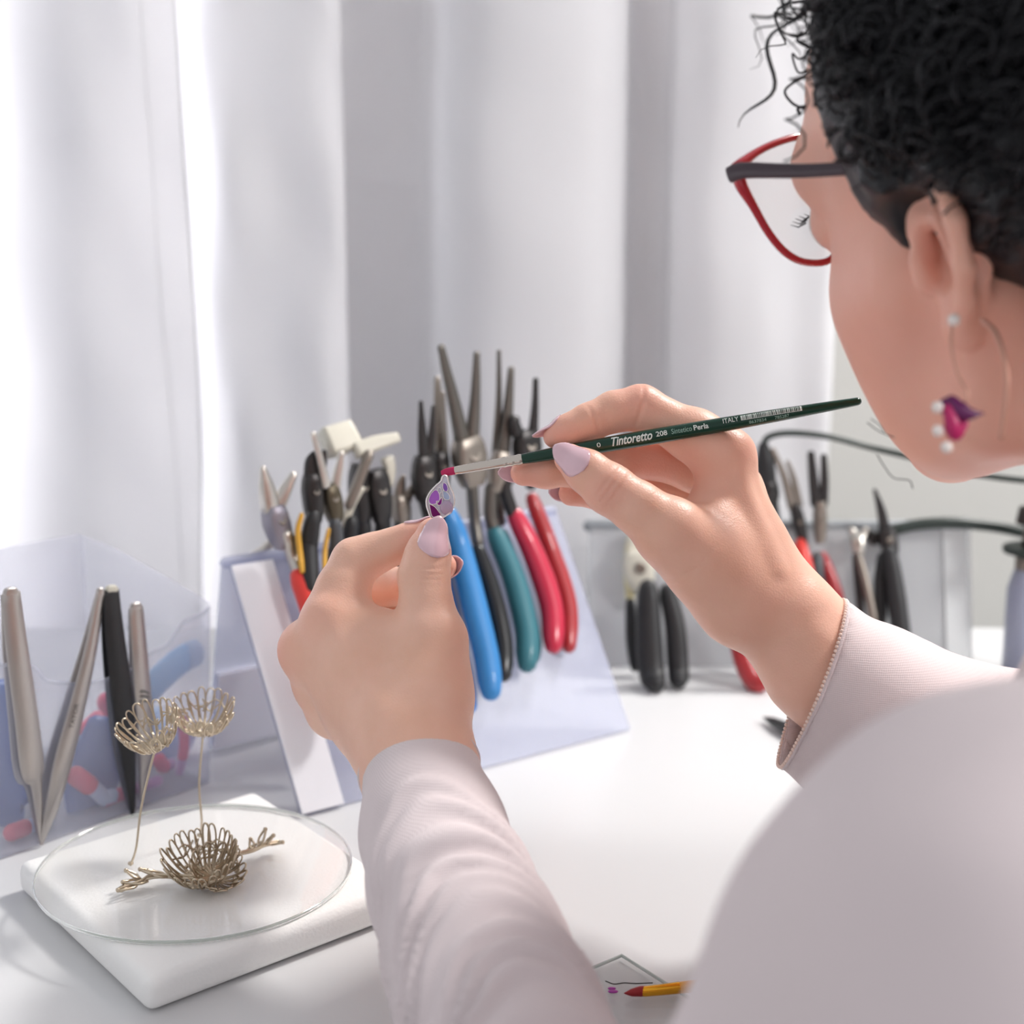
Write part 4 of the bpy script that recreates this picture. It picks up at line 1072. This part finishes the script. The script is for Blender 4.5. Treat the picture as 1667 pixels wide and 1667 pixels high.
# skin creases over the joints: (centre px, axis from px to px, half length m, sigma m, depth m)
CRS = [((694, 925, .673), (703, 868, .68), (692, 985, .68), .008, .0008, .00050), ((693, 934, .673), (703, 868, .68), (692, 985, .68), .009, .0008, .00055), ((692, 942, .673), (703, 868, .68), (692, 985, .68), .007, .0008, .0004),
       ((985, 790, .664), (930, 748, .68), (1045, 830, .672), .008, .0008, .0006), ((993, 798, .664), (930, 748, .68), (1045, 830, .672), .009, .0008, .0006), ((1004, 805, .664), (930, 748, .68), (1045, 830, .672), .008, .0008, .0005),
       ((1044, 665, .694), (1000, 668, .70), (1090, 690, .70), .010, .0009, .0008), ((972, 690, .692), (920, 703, .70), (1010, 668, .70), .008, .0008, .0007),
       ((1100, 958, .667), (1040, 860, .67), (1180, 1040, .68), .010, .0009, .0005), ((1120, 930, .666), (1040, 860, .67), (1180, 1040, .68), .012, .0009, .0004)]
PVn = vnormals(PV, np.array([t if len(t) == 4 else (t[0], t[1], t[2], t[2]) for t in PF]))
def crease(P, N):
    for c, a, b, hl, sg, dp in CRS:
        c = C(*c); ax = nrm(C(*b) - C(*a)); r = P - c; q = r @ ax; lat = np.linalg.norm(r - np.outer(q, ax), axis=1)
        w = dp * np.exp(-((q + lat ** 2 * 12) / sg) ** 2) * np.exp(-(lat / hl) ** 2) * (N @ -FW > -.1)
        w = np.where(np.linalg.norm(r, axis=1) < .022, w, 0)
        P = P - N * w[:, None]
    return P
body.data.vertices.foreach_set('co', (crease(PV, PVn) - root_loc(person)).astype(np.float32).ravel()); body.data.update()

from mathutils.bvhtree import BVHTree
SKIN = BVHTree.FromPolygons(PV.tolist(), [tuple(int(i) for i in t) for t in PF])
# ---- nails: curved almond shells
def nail(tip, prev, dors, r, length, back=.55, wide=1.0, lift=.0, phi=.88, label=None, rp=None):
    tip = np.asarray(tip); a = nrm(tip - prev); n = nrm(dors - a * np.dot(dors, a)); s = np.cross(a, n)
    NU, NV = 15, 11; v = []; f = []; grid = np.zeros((NU, NV, 3)); G = np.zeros((NU, NV, 3))
    iT = None
    for i in range(NU):
        t = i / (NU - 1)
        w = math.sqrt(max(0, 1 - (max(0, .42 - t) / .425) ** 2.2)) * (1 if t < .5 else math.sqrt(max(0, 1 - ((t - .5) / .505) ** 2.2)))
        w = max(w, .03); fr = max(0, t - back)
        for j in range(NV):
            p = phi * (j / (NV - 1) * 2 - 1) * w * wide
            dr = n * math.cos(p) + s * math.sin(p)
            o = tip + a * (min(t, back) - back) * length
            bk = min(1.0, max(0, (back - t) * length) / np.linalg.norm(tip - prev))
            r0 = r + ((rp or r) - r) * bk
            hit = SKIN.ray_cast(Vector(o + dr * r0 * .2), Vector(dr), r0 * 1.6)
            d = (np.linalg.norm(np.array(hit[0]) - o) if hit[0] is not None else r0)
            d = min(max(d, r0 * .85), r0 * 1.45) if t <= back else r * 1.02
            grid[i, j] = o + a * fr * length + dr * (d + .00055 - (fr * length) ** 2 * 16); G[i, j] = dr
    for _ in range(2):
        g2 = grid.copy(); g2[1:-1] = (grid[:-2] + 2 * grid[1:-1] + grid[2:]) / 4
        grid = g2
    v = list(grid.reshape(-1, 3)) + list((grid - G * .0006).reshape(-1, 3))
    for lay in (0, 1):
        o = lay * NU * NV
        for i in range(NU - 1):
            for j in range(NV - 1):
                q = (o + i * NV + j, o + i * NV + j + 1, o + (i + 1) * NV + j + 1, o + (i + 1) * NV + j)
                f.append(q if lay == 0 else q[::-1])
    ed = [i * NV for i in range(NU)] + [(NU - 1) * NV + j for j in range(1, NV)] + [i * NV + NV - 1 for i in range(NU - 2, -1, -1)] + [j for j in range(NV - 2, 0, -1)]
    m = NU * NV
    for k in range(len(ed)):
        l = (k + 1) % len(ed); f.append((ed[k], ed[l], ed[l] + m, ed[k] + m))
    o = obj('fingernail', (v, f), MAT['nail'], person)
    return o
def nailc(ch, dors, length, **kw): nail(C(*ch[-1][0]), C(*ch[-2][0]), camv(*dors), ch[-1][1], length, rp=ch[-3][1] * .3 + ch[-2][1] * .7, **kw)
nailc(L_thumb, (.30, .05, -1), .0180, back=.62)
nailc(L_index, (-.2, -1, .35), .013)
nailc(L_mid, (.75, .1, .65), .0135, back=.5)
nailc(L_ring, (.5, .1, .9), .012); nailc(L_pinky, (.5, .2, .9), .010)
nailc(R_thumb, (-.30, -.30, -1), .0185, back=.64)
nailc(R_index, (-.45, -1, .35), .0150, back=.42)
nailc(R_mid, (-.35, -.15, 1), .0150, back=.30)
nailc(R_ring, (-.75, -.2, .75), .0150, back=.42)
nailc(R_pinky, (-.4, 0, 1), .011)

# ---- face details
for s in (1, -1):
    ey = obj('eye', ball(H(.0795, .018, .031 * s), .0125 * HS, 18, 12), mat('eye_white', (232, 228, 224), .1), person)
    obj('iris', ball(H(.0885, .018, .031 * s), (.004, .006, .006), 14, 8, HAX), mat('iris_brown', (58, 36, 26), .1), ey)
    lm = M()
    for k in range(9):
        q = (k / 8 - .5) * 2; b = H(.0905 - .004 * q * q, .0235 - .002 * q * q, .031 * s + q * .012)
        lm.add(sweep([b, b + HF * .003 - HU * .0008 + HL * q * .001, b + HF * .0055 + HU * .0008 + HL * q * .002], [.0004, .0003, .0001], n=5))
    obj('eyelashes', lm, MAT['hair'], person)
    obj('eyebrow', sweep(cr([H(.092, .036, .014 * s), H(.0935, .042, .028 * s), H(.082, .042, .043 * s), H(.073, .036, .050 * s)], 5), np.interp(np.arange(16), [0, 6, 15], [.0022, .0024, .0006]), .0012, 8, up=HF), MAT['hair'], person)

# ---- hair
hm = Field(HO - .20, HO + .24, .003)
g = np.meshgrid(*[hm.lo[i] + hm.h * np.arange(hm.n[i]) - HO[i] for i in range(3)], indexing='ij')
f_, u_, l_ = [(g[0] * a[0] + g[1] * a[1] + g[2] * a[2]) / HS for a in (HF, HU, HL)]
def ellf(c, r):
    q = [(f_ - c[0]) / r[0], (u_ - c[1]) / r[1], (l_ - c[2]) / r[2]]
    k0 = np.sqrt(sum(x * x for x in q)); k1 = np.sqrt(sum((x / y) ** 2 for x, y in zip(q, r))) + 1e-9
    return k0 * (k0 - 1) / k1
HAIRLINE = ([-.09, -.045, -.03, -.012, .006, .022, .05, .085, .13, .2], [-.055, -.045, -.030, -.012, .022, .034, .042, .052, .062, .07])
def hairline(u): return np.interp(u, *HAIRLINE)
dh = ellf((-.028, .052, 0), (.118, .102, .094))
dh = np.minimum(dh, ellf((-.105, .06, 0), (.06, .06, .06)))
line = hairline(u_)
nz_ = .0042 * (np.sin(f_ * 190 + 3 * np.sin(u_ * 70)) * np.sin(u_ * 170 + 2 * np.sin(l_ * 90)) + .6 * np.sin(l_ * 260 + 2) * np.sin(f_ * 230 + u_ * 120)) + .002 * np.sin(f_ * 420 + l_ * 330) * np.sin(u_ * 400)
near = np.clip((line - f_) / .03, 0.15, 1)
d2 = np.maximum(dh + nz_ * near + (1 - near) * .006, (f_ - line) * .8)
d2 = np.maximum(d2, -(u_ + .055 + .3 * np.minimum(0, f_ + .05)))
# leave the ears free
d2 = np.maximum(d2, -(np.sqrt(((f_ + .000) / .020) ** 2 + ((u_ - .000) / .030) ** 2 + ((np.abs(l_) - .095) / .034) ** 2) - 1) * .02)
hm.A = (d2 * HS).astype(np.float32)
hair = obj('hair', hm.mesh(1), MAT['hair'], person)
del g, f_, u_, l_, dh, d2
rnd = random.Random(11); nr = np.random.RandomState(11)
cm = M()
n_c = 0
while n_c < 1700:
    d = nr.normal(size=3); d /= np.linalg.norm(d)
    d[2] = abs(d[2]) if rnd.random() < .8 else d[2]
    q = np.array([-.028, .052, 0]) + d * np.array([.118, .102, .094]) * rnd.uniform(.95, 1.02)
    if q[0] > hairline(q[1]) - .012 or q[1] < -.045: continue
    if abs(q[2]) > .05 and -.030 < q[0] < .045 and -.045 < q[1] < .032: continue
    n_c += 1
    p = H(*q); nn = nrm(HF * d[0] + HU * d[1] + HL * d[2])
    dirv = nrm(-HF * .8 - HU * .35 + nrm(nr.normal(size=3)) * .7); dirv = nrm(dirv - nn * np.dot(dirv, nn))
    sv = np.cross(nn, dirv)
    Ln = rnd.uniform(.03, .065); R_ = rnd.uniform(.002, .0055); tu = rnd.uniform(2, 4.5); ph = rnd.uniform(0, 6.28)
    k = np.linspace(0, 1, 26)
    path = p + np.outer(k * Ln, dirv) + np.outer(R_ * np.cos(k * tu * 6.28 + ph), nn) + np.outer(R_ * np.sin(k * tu * 6.28 + ph), sv) + np.outer(.002 * np.sin(k * 3.1), nn)
    e_ = (path[-8:] - HO) / HS; e_ = np.stack([e_ @ HF, e_ @ HU, e_ @ HL], 1)
    if ((e_[:, 1] < .03) & (e_[:, 0] > -.03) & (e_[:, 0] < .06) & (np.abs(e_[:, 2]) > .03)).any(): continue
    w = rnd.uniform(.00035, .0008) * np.interp(k, [0, .15, .8, 1], [.5, 1, .9, .2])
    cm.add(sweep(path, w, n=4, cap=False))
def wisp(pts, w=.00035, d=.575):
    cm.add(sweep(cr([C(x, y, d) for x, y in pts], 14), w * 1.0, n=5))
wisp([(1330, 8), (1290, 30), (1262, 20), (1270, 48), (1300, 60), (1318, 45)], .0004, .595)
wisp([(1338, 60), (1305, 95), (1290, 88), (1300, 118), (1322, 110)], .0004, .595)
wisp([(1330, 120), (1300, 130), (1278, 148), (1290, 168), (1312, 178)], .0005, .595)
wisp([(1345, 92), (1318, 78), (1298, 66), (1306, 52)], .0005, .59)
wisp([(1340, 150), (1322, 170), (1300, 176), (1302, 186)], .0006, .59)
wisp([(1412, 688), (1428, 700), (1440, 706), (1455, 712)], .0002, .565)
wisp([(1418, 682), (1432, 692), (1440, 704)], .00018, .565)
wisp([(1428, 740), (1440, 760), (1455, 778), (1480, 782), (1486, 795)], .0002, .565)
obj('curls', cm, MAT['hair'], hair, kind='stuff')

# ---- pale knit top
FS = Field(np.array([-.10, .12, DESK - .17]), np.array([.62, .86, DESK + .28]), .0024)
body_core(FS, .010)
FS.ell(SL, (.069, .069, .069), np.eye(3), .03); FS.ell(SR, (.066, .066, .066), np.eye(3), .03)
FS.cone(SL, ELB, .066, .048, .03); FS.cone(ELB, C(*LW[4]), .046, .0335, .012)
lr = [.0234, .0278, .0300, .0318, .0335]
for i in range(4): FS.cone(C(*LW[i]), C(*LW[i + 1]), lr[i], lr[i + 1], .006)
dL = nrm(C(*LW[0]) - C(*LW[1])); FS.cone(C(*LW[0]), C(*LW[0]) + dL * .02, lr[0], lr[0], .004)
FS.cone(SR, ERB, .062, .050, .03); FS.cone(ERB, C(*RWp[2]), .050, .0400, .012)
FS.cone(C(*RWp[2]), C(*RWp[1]), .0395, .0355, .01); FS.cone(C(*RWp[1]), C(*RWp[0]), .0355, .0268, .006)
dR = nrm(C(*RWp[0]) - C(*RWp[1])); FS.cone(C(*RWp[0]), C(*RWp[0]) + dR * .02, .0268, .0268, .004)
FS.cone(C(1318, 1205, .690), C(1450, 1285, .686), .0125, .026, .016); FS.cone(C(1318, 1205, .690), C(1318, 1205, .690) + dR * .02, .0125, .0125, .010)
FS.cone(C(1325, 1120, .690), C(1430, 1210, .687), .020, .030, .012); FS.cone(C(1325, 1120, .690), C(1325, 1120, .690) + dR * .02, .020, .020, .01)
P, Q = FS.mesh(3); N = vnormals(P, Q)
# folds along the left forearm
cl = cr([C(*q) for q in LW], 10); seg = np.concatenate([[0], np.cumsum(np.linalg.norm(np.diff(cl, axis=0), axis=1))])
sel = np.where(((P[:, None, :] - cl[None, ::5, :]) ** 2).sum(2).min(1) < .055 ** 2)[0]
d_ = ((P[sel][:, None, :] - cl[None]) ** 2).sum(2); ki = d_.argmin(1)
tn = np.gradient(cl, axis=0); tn /= np.linalg.norm(tn, axis=1)[:, None]
toc = -FW; v = P[sel] - cl[ki]; tt = tn[ki]; s_ax = seg[ki] + (v * tt).sum(1); v = v - tt * (v * tt).sum(1)[:, None]
eb = toc - tt * (tt @ toc)[:, None]; eb /= np.linalg.norm(eb, axis=1)[:, None]; ea = np.cross(tt, eb)
ang = np.arctan2((v * ea).sum(1), (v * eb).sum(1))
sgn = 1.0 if np.dot(ea[0], RT) > 0 else -1.0
ang = ang * sgn                              # + towards the right of the picture
th0 = np.interp(s_ax, [0, .16], [.1, .75])
q = s_ax - .026 * (ang - th0) ** 2 + .002 * np.sin(ang * 2.3 + s_ax * 45) + .0012 * np.sin(ang * 5 - s_ax * 130)
amp = .0019 * np.clip((q - .026) / .012, 0, 1) * np.clip(1.5 - np.abs(ang - .2) / 1.6, 0, 1)
wl = np.interp(q, [0, .04, .08, .16], [.022, .020, .0165, .015])
disp = amp * (.75 + .45 * np.sin(q * 95 + ang * 1.7)) * (np.sin(2 * math.pi * (q - .03) / wl + .9 * np.sin(q * 130 + ang)) + .3 * np.sin(2 * math.pi * q / .037 + ang * 1.5))
P[sel] += N[sel] * disp[:, None]
P += N * (.0006 * np.sin(P[:, :1] * 70 + P[:, 2:3] * 90) * np.sin(P[:, 1:2] * 80 + 1))
# open the cuffs and the neck
mask = np.ones(len(P), bool)
cLp = C(*LW[0]); nL = nrm(cLp - C(*LW[1])); near = np.linalg.norm(P - cLp, axis=1) < .07; mask &= ~(near & ((P - cLp) @ nL > 0))
cRp = C(*RWp[0]); nR = nrm(camv(-.93, -.36, .04)); near = np.linalg.norm(P - C(1330, 1140, .69), axis=1) < .075; mask &= ~(near & ((P - cRp) @ nR > 0))
mask &= ~(np.linalg.norm(P - (NB + UP * .03), axis=1) < .075)
P2, Q2, _ = keep(P, Q, mask)
# snap the cut edges to clean rims
b = boundary_loop(Q2)
for cp, n_, rad in ((cLp, nL, .07), (C(1330, 1140, .69), nR, .075)):
    bi = b[np.linalg.norm(P2[b] - cp, axis=1) < rad]
    o_ = cLp if cp is cLp else cRp
    P2[bi] -= ((P2[bi] - o_) @ n_)[:, None] * n_
top_ = obj('knit_top', (P2, Q2), MAT['knit'], person)
sd = top_.modifiers.new('cloth', 'SOLIDIFY'); sd.thickness = .0014; sd.offset = -1
# rims: rolled edge on the left cuff, tiny picot beads on the right cuff
for cp, n_, rad, o_, nm in ((cLp, nL, .07, cLp, 'cuff_edge'), (C(1330, 1140, .69), nR, .075, cRp, 'picot_edge')):
    bi = b[np.linalg.norm(P2[b] - cp, axis=1) < rad]
    pts = P2[bi]; cen = pts.mean(0)
    r1 = nrm(np.cross(n_, UP)); r2 = np.cross(n_, r1)
    an = np.arctan2((pts - cen) @ r2, (pts - cen) @ r1); o = np.argsort(an); an = an[o]; pts = pts[o]
    rr = np.linalg.norm(pts - cen, axis=1)
    K = 160; ta = np.linspace(-math.pi, math.pi, K, endpoint=False)
    rad_ = np.interp(ta, an, rr, period=2 * math.pi)
    for _ in range(3): rad_ = (rad_ + np.roll(rad_, 1) + np.roll(rad_, -1)) / 3
    ringp = cen + np.outer(np.cos(ta) * rad_, r1) + np.outer(np.sin(ta) * rad_, r2)
    obj(nm.replace('picot', 'cuff') if nm == 'picot_edge' else nm, sweep(ringp, .0009, n=6, up=n_, closed=True), MAT['knit'], top_)
    if nm == 'picot_edge':
        bm_ = M()
        L_ = np.concatenate([[0], np.cumsum(np.linalg.norm(np.diff(np.vstack([ringp, ringp[:1]]), axis=0), axis=1))])
        for s0 in np.arange(0, L_[-1], .0019):
            x = np.array([np.interp(s0, L_, np.append(ringp[:, i], ringp[0, i])) for i in range(3)])
            bm_.add(ball(x + n_ * .0011, .00085, 6, 4))
        obj('picot_beads', bm_, mat('picot_cream', (240, 216, 204), .6), top_, kind='stuff')
# ------------------------------------------------------------------ paintbrush in the right hand
def BX(px):                                   # axis of the brush in the picture: tip (718,770) to end (1405,652)
    return C(px, 770 + (652 - 770) * (px - 718) / 687.0, brush_d(px))
def bmm(px): return FPX / brush_d(px)         # pixels per metre there
br = thing('paintbrush', 'slim green lacquered paintbrush held in the right hand, tip dyed crimson', 'brush', BX(1000))
bax = nrm(BX(1400) - BX(720))
tow = nrm(-FW - bax * np.dot(-FW, bax)); bup = np.cross(tow, bax); bup = bup if np.dot(bup, DN) < 0 else -bup
def bsweep(stations, n=20, fl=None):
    xs = [s[0] for s in stations]
    P = np.array([BX(x) for x in xs]); ra = np.array([s[1] / bmm(x) for s, x in zip(stations, xs)])
    rb = ra if fl is None else ra * np.array(fl)
    return sweep(P, ra, rb, n, up=tow)
# flat bristles: a little skewed at the tip
obj('bristles', bsweep([(719, 4.0), (726, 6.0), (734, 6.6), (744, 6.4)], 14, [.3, .4, .5, .6]), MAT['red_bristle'], br)
obj('ferrule', bsweep([(741, 6.6), (752, 7.2), (764, 7.4), (790, 7.6), (818, 8.0), (821, 9.0), (824, 8.2), (830, 8.3), (833, 9.2), (836, 8.4), (841, 8.5), (844, 9.3), (848, 8.8)], 24, [.6, .7, .85, 1, 1, 1, 1, 1, 1, 1, 1, 1, 1]), MAT['silver'], br)
HST = [(846, 8.0), (860, 8.8), (890, 10.0), (930, 11.2), (980, 12.2), (1040, 12.8), (1100, 12.6), (1180, 11.8), (1260, 10.6), (1330, 8.8), (1375, 7.4), (1396, 6.6)]
obj('handle', bsweep(HST, 28), MAT['brush_green'], br)
def brush_r(px): return np.interp(px, [s[0] for s in HST], [s[1] for s in HST]) / bmm(px)
def wrap(vf, x0, x1, phi0, height_px, name, m, lift=.0001):
    """lay flat print round the handle between picture columns x0..x1, centred at angle phi0 above the side facing us"""
    v, f = vf; v = v.copy()
    X = (v[:, 0] - v[:, 0].min()) / (np.ptp(v[:, 0]) + 1e-9); Y = v[:, 1] - (v[:, 1].max() + v[:, 1].min()) / 2; Y = Y / (np.ptp(v[:, 1]) + 1e-9)
    w = []
    for a, b in zip(X, Y):
        px = x0 + (x1 - x0) * a; r = brush_r(px) + lift; ph = phi0 + b * (height_px / bmm(px)) / r
        w.append(BX(px) + tow * r * math.cos(ph) + bup * r * math.sin(ph))
    return obj(name, (np.array(w), f), m, br, smooth=False)
def fine(s, **kw):
    return text_mesh(s, 1.0, cuts=3, **kw)
wrap(fine('Tintoretto', shear=.35, bold=.02), 996, 1062, .22, 15.5, 'lettering', MAT['print'])
wrap(fine('208', bold=.015), 1068, 1086, .20, 8.6, 'lettering', MAT['print'])
wrap(fine('Sintetico'), 1093, 1126, .20, 8.6, 'lettering', MAT['print_dim'])
wrap(fine('Perla', bold=.02), 1129, 1153, .20, 9.0, 'lettering', MAT['print'])
wrap(fine('ITALY'), 1177, 1202, .45, 8.6, 'lettering', MAT['print'])
wrap(fine('0'), 972, 978, .10, 7.5, 'lettering', MAT['print'])
wrap(fine('8637834'), 1218, 1246, -.35, 5.0, 'lettering', MAT['print_dim'])
wrap(fine('785287'), 1260, 1283, -.35, 5.0, 'lettering', MAT['print_dim'])
def strip(x0, x1, y0, y1, n=8, cuts=4):
    v = []; f = []
    for i in range(n + 1):
        for j in range(cuts + 1): v.append((x0 + (x1 - x0) * i / n, y0 + (y1 - y0) * j / cuts, 0))
    for i in range(n):
        for j in range(cuts):
            a = i * (cuts + 1) + j; f.append((a, a + cuts + 1, a + cuts + 2, a + 1))
    return np.array(v, float), f
wrap(strip(0, 1, 0, 1, 16), 1206, 1305, .48, 9.0, 'barcode_label', MAT['print'])
rnd = random.Random(2); bars = M(); x = .015; 
bars.add(strip(0, .0001, 0, 1, 1)); bars.add(strip(.9999, 1, 0, 1, 1))
while x < .97:
    w = rnd.choice([.006, .010, .016]); bars.add(strip(x, min(.985, x + w), .0, 1, 1)); x += w + rnd.choice([.008, .012, .018])
wrap(bars.get(), 1207, 1304, .48, 8.0, 'barcode_bars', MAT['brush_green'], .0002)

# ------------------------------------------------------------------ enamel leaf pendant in the left hand
PD = .6935
def pz(zx, zy, d=0.0): return C(660 + zx / 11.907, 740 + zy / 11.907, PD + d)
PSIL = mat('pendant_silver', (240, 234, 232), .25, .85)
pend = thing('enamel_pendant', 'small leaf-shaped silver pendant with violet enamel cells, pinched in the left hand', 'pendant', pz(680, 900))
outl = cr([pz(*q) for q in [(760, 400), (715, 440), (690, 520), (600, 600), (490, 720), (415, 860), (412, 980), (440, 1080), (480, 1190), (525, 1255), (640, 1240), (770, 1190), (870, 1110), (925, 1010), (945, 890), (915, 740), (855, 620), (825, 520), (812, 440), (760, 400)]], 4)[:-1]
obj('rim', sweep(outl, .00042, .0006, 8, up=-FW, closed=True), PSIL, pend)
enam = lambda nm, rgb, tr=.25: mat(nm, rgb, .15, 0, spec=.25, trans=tr, ior=1.2, coat=.15)
back_ = [np.asarray(p) + FW * .0004 for p in outl]
obj('clear_resin', prism(back_, FW * .0005), mat('milky_resin', (232, 228, 240), .15, trans=.12, ior=1.3, coat=.3), pend, smooth=False)
def cell(name, pts, m, h=.0006):
    P = cr([pz(*q, -.0001) for q in pts + [pts[0]]], 4)[:-1]
    obj(name, prism(P, -FW * h), m, pend, smooth=False)
    obj('cell_wire', sweep(P - FW * h * .4, .00022, n=6, up=-FW, closed=True), PSIL, pend)
cell('enamel_cell', [(560, 690), (490, 770), (450, 890), (505, 965), (610, 945), (665, 870), (655, 750), (610, 690)], enam('enamel_lilac', (196, 120, 226)))
cell('enamel_cell', [(462, 955), (480, 1060), (520, 1200), (600, 1205), (690, 1170), (650, 1110), (590, 1030), (530, 985)], enam('enamel_plum', (128, 22, 112)))
cell('enamel_cell', [(600, 905), (650, 900), (690, 840), (710, 830), (715, 900), (690, 970), (640, 985), (610, 950)], enam('enamel_magenta', (150, 40, 150)))
cell('enamel_cell', [(735, 540), (795, 570), (825, 650), (805, 715), (750, 700), (722, 630)], enam('enamel_violet', (158, 110, 205)))
cell('enamel_cell', [(720, 700), (790, 720), (850, 780), (860, 860), (800, 880), (740, 840)], enam('enamel_pale_blue', (196, 210, 240)))
cell('enamel_cell', [(640, 640), (690, 650), (700, 720), (660, 760), (630, 700)], enam('enamel_clear', (228, 228, 240), .6))
rg = [pz(795 + 55 * math.cos(a), 1030 + 62 * math.sin(a), -.0004) for a in np.linspace(0, 6.283, 25)[:-1]]
obj('bead_ring', sweep(rg, .00025, n=6, up=-FW, closed=True), PSIL, pend)
obj('bead', ball(pz(800, 1040, -.0004), .0004 * 9, 12, 8, None) if False else ball(pz(800, 1035, -.0002), (.0032 * .9, .0012, .0032), 14, 8), enam('enamel_bead', (226, 206, 230), .5), pend)
obj('loop', sweep(np.array([pz(525 + 38 * math.cos(a), 1285 + 36 * math.sin(a)) for a in np.linspace(0, 6.283, 21)[:-1]]), .0004, n=8, up=-FW, closed=True), PSIL, pend)
obj('wire', sweep(cr([pz(560, 1262), pz(610, 1310, .0005), pz(655, 1400, .002), pz(680, 1480, .004), pz(690, 1600, .006)], 5), .0004, n=6), PSIL, pend)

# ------------------------------------------------------------------ glasses
gl = thing('glasses', 'red-rimmed glasses with dark temples worn by the woman', 'glasses', C(1280, 320, .60))
hin = C(1197, 282, .598)
def LP(px, py): return PLN(px, py, hin, HF)
lens_px = [(1200, 272), (1232, 248), (1268, 231), (1306, 222), (1340, 226), (1366, 255), (1380, 318), (1378, 380), (1352, 422), (1312, 427), (1280, 412), (1252, 380), (1226, 335), (1206, 300)]
lp = cr([LP(*q) for q in lens_px + lens_px[:1]], 5)[:-1]
mir = lambda p: np.asarray(p) - 2 * np.outer((np.asarray(p) - HO) @ HL, HL)
k = len(lp); tks = np.array([.00145 + .001 * math.exp(-((np.linalg.norm(p - hin) / .010) ** 2)) for p in lp])
bend = lambda P: P
for q, ww in ((lp, tks), (mir(lp), tks)):
    rim = obj('rim', sweep(q, ww, ww * 1.1, 10, up=HF, closed=True), MAT['frame_red'], gl)
    obj('lens', prism(q, HF * .0012), MAT['lens'], gl, smooth=False)
inner = LP(1352, 245); 
obj('bridge', sweep(cr([inner, inner - HL * .004 + HF * .004 + HU * .002, mir([inner])[0] + HL * .004 + HF * .004 + HU * .002, mir([inner])[0]], 6), .0018, n=10), MAT['frame_red'], gl)
T0 = hin + HL * .001
ear_top = C(1500, 270, .536)
tp = cr([T0 + HF * .002, T0 - HF * .006, T0 * .6 + ear_top * .4, ear_top + HL * .001, ear_top - HF * .02 - HU * .010, ear_top - HF * .032 - HU * .03 - HL * .004], 6)
tw = np.interp(np.arange(len(tp)), [0, 5, 14, len(tp) - 1], [.0031, .0031, .0024, .0020])
for q in (tp, mir(tp)):
    obj('temple', sweep(q, .0011, tw, 10, up=HU, ex=3), MAT['frame_dark'], gl)

# ------------------------------------------------------------------ earring
er = thing('earring', 'dangling earring with a purple petal, pearls and a thin hoop on the left ear', 'earring', C(1555, 640, .51))
ED = .512
obj('stud', ball(C(1553, 521, ED), .0020, 14, 10), MAT['pearl'], er)
hoopm = mat('rose_silver', (200, 150, 132), .35, .6)
obj('hoop', sweep(cr([C(1600, 522, ED + .006), C(1622, 545, ED), C(1638, 600, ED - .003), C(1638, 650, ED - .004), C(1630, 712, ED - .004)], 6), .0009, n=8), hoopm, er)
obj('wire', sweep(cr([C(1550, 530, ED), C(1549, 565, ED - .002), C(1560, 610, ED - .003), C(1575, 640, ED - .004), C(1566, 668, ED - .005)], 6), .0005, n=6), hoopm, er)
pet = plastic('petal_purple', (92, 12, 78), .4); pet2 = plastic('petal_magenta', (178, 20, 92), .4)
obj('petal', sweep(cr([C(1548, 655, ED - .005), C(1560, 668, ED - .006), C(1578, 674, ED - .006), C(1597, 674, ED - .005)], 5), np.interp(np.arange(16), [0, 6, 15], [.0026, .0034, .0004]), .0022, 10, up=-FW), pet, er)
obj('petal', sweep(cr([C(1542, 666, ED - .006), C(1550, 690, ED - .007), C(1556, 708, ED - .006), C(1570, 690, ED - .005)], 5), np.interp(np.arange(16), [0, 6, 15], [.0016, .0028, .0013]), .002, 10, up=-FW), pet2, er)
obj('petal', sweep(cr([C(1540, 655, ED - .005), C(1545, 672, ED - .006), C(1550, 692, ED - .006)], 5), .0022, .0015, 10, up=-FW), pet, er)
for x, y in ((1526, 663), (1527, 701), (1541, 728)):
    obj('pearl', ball(C(x, y, ED - .006), .0019, 12, 8), MAT['pearl'], er)
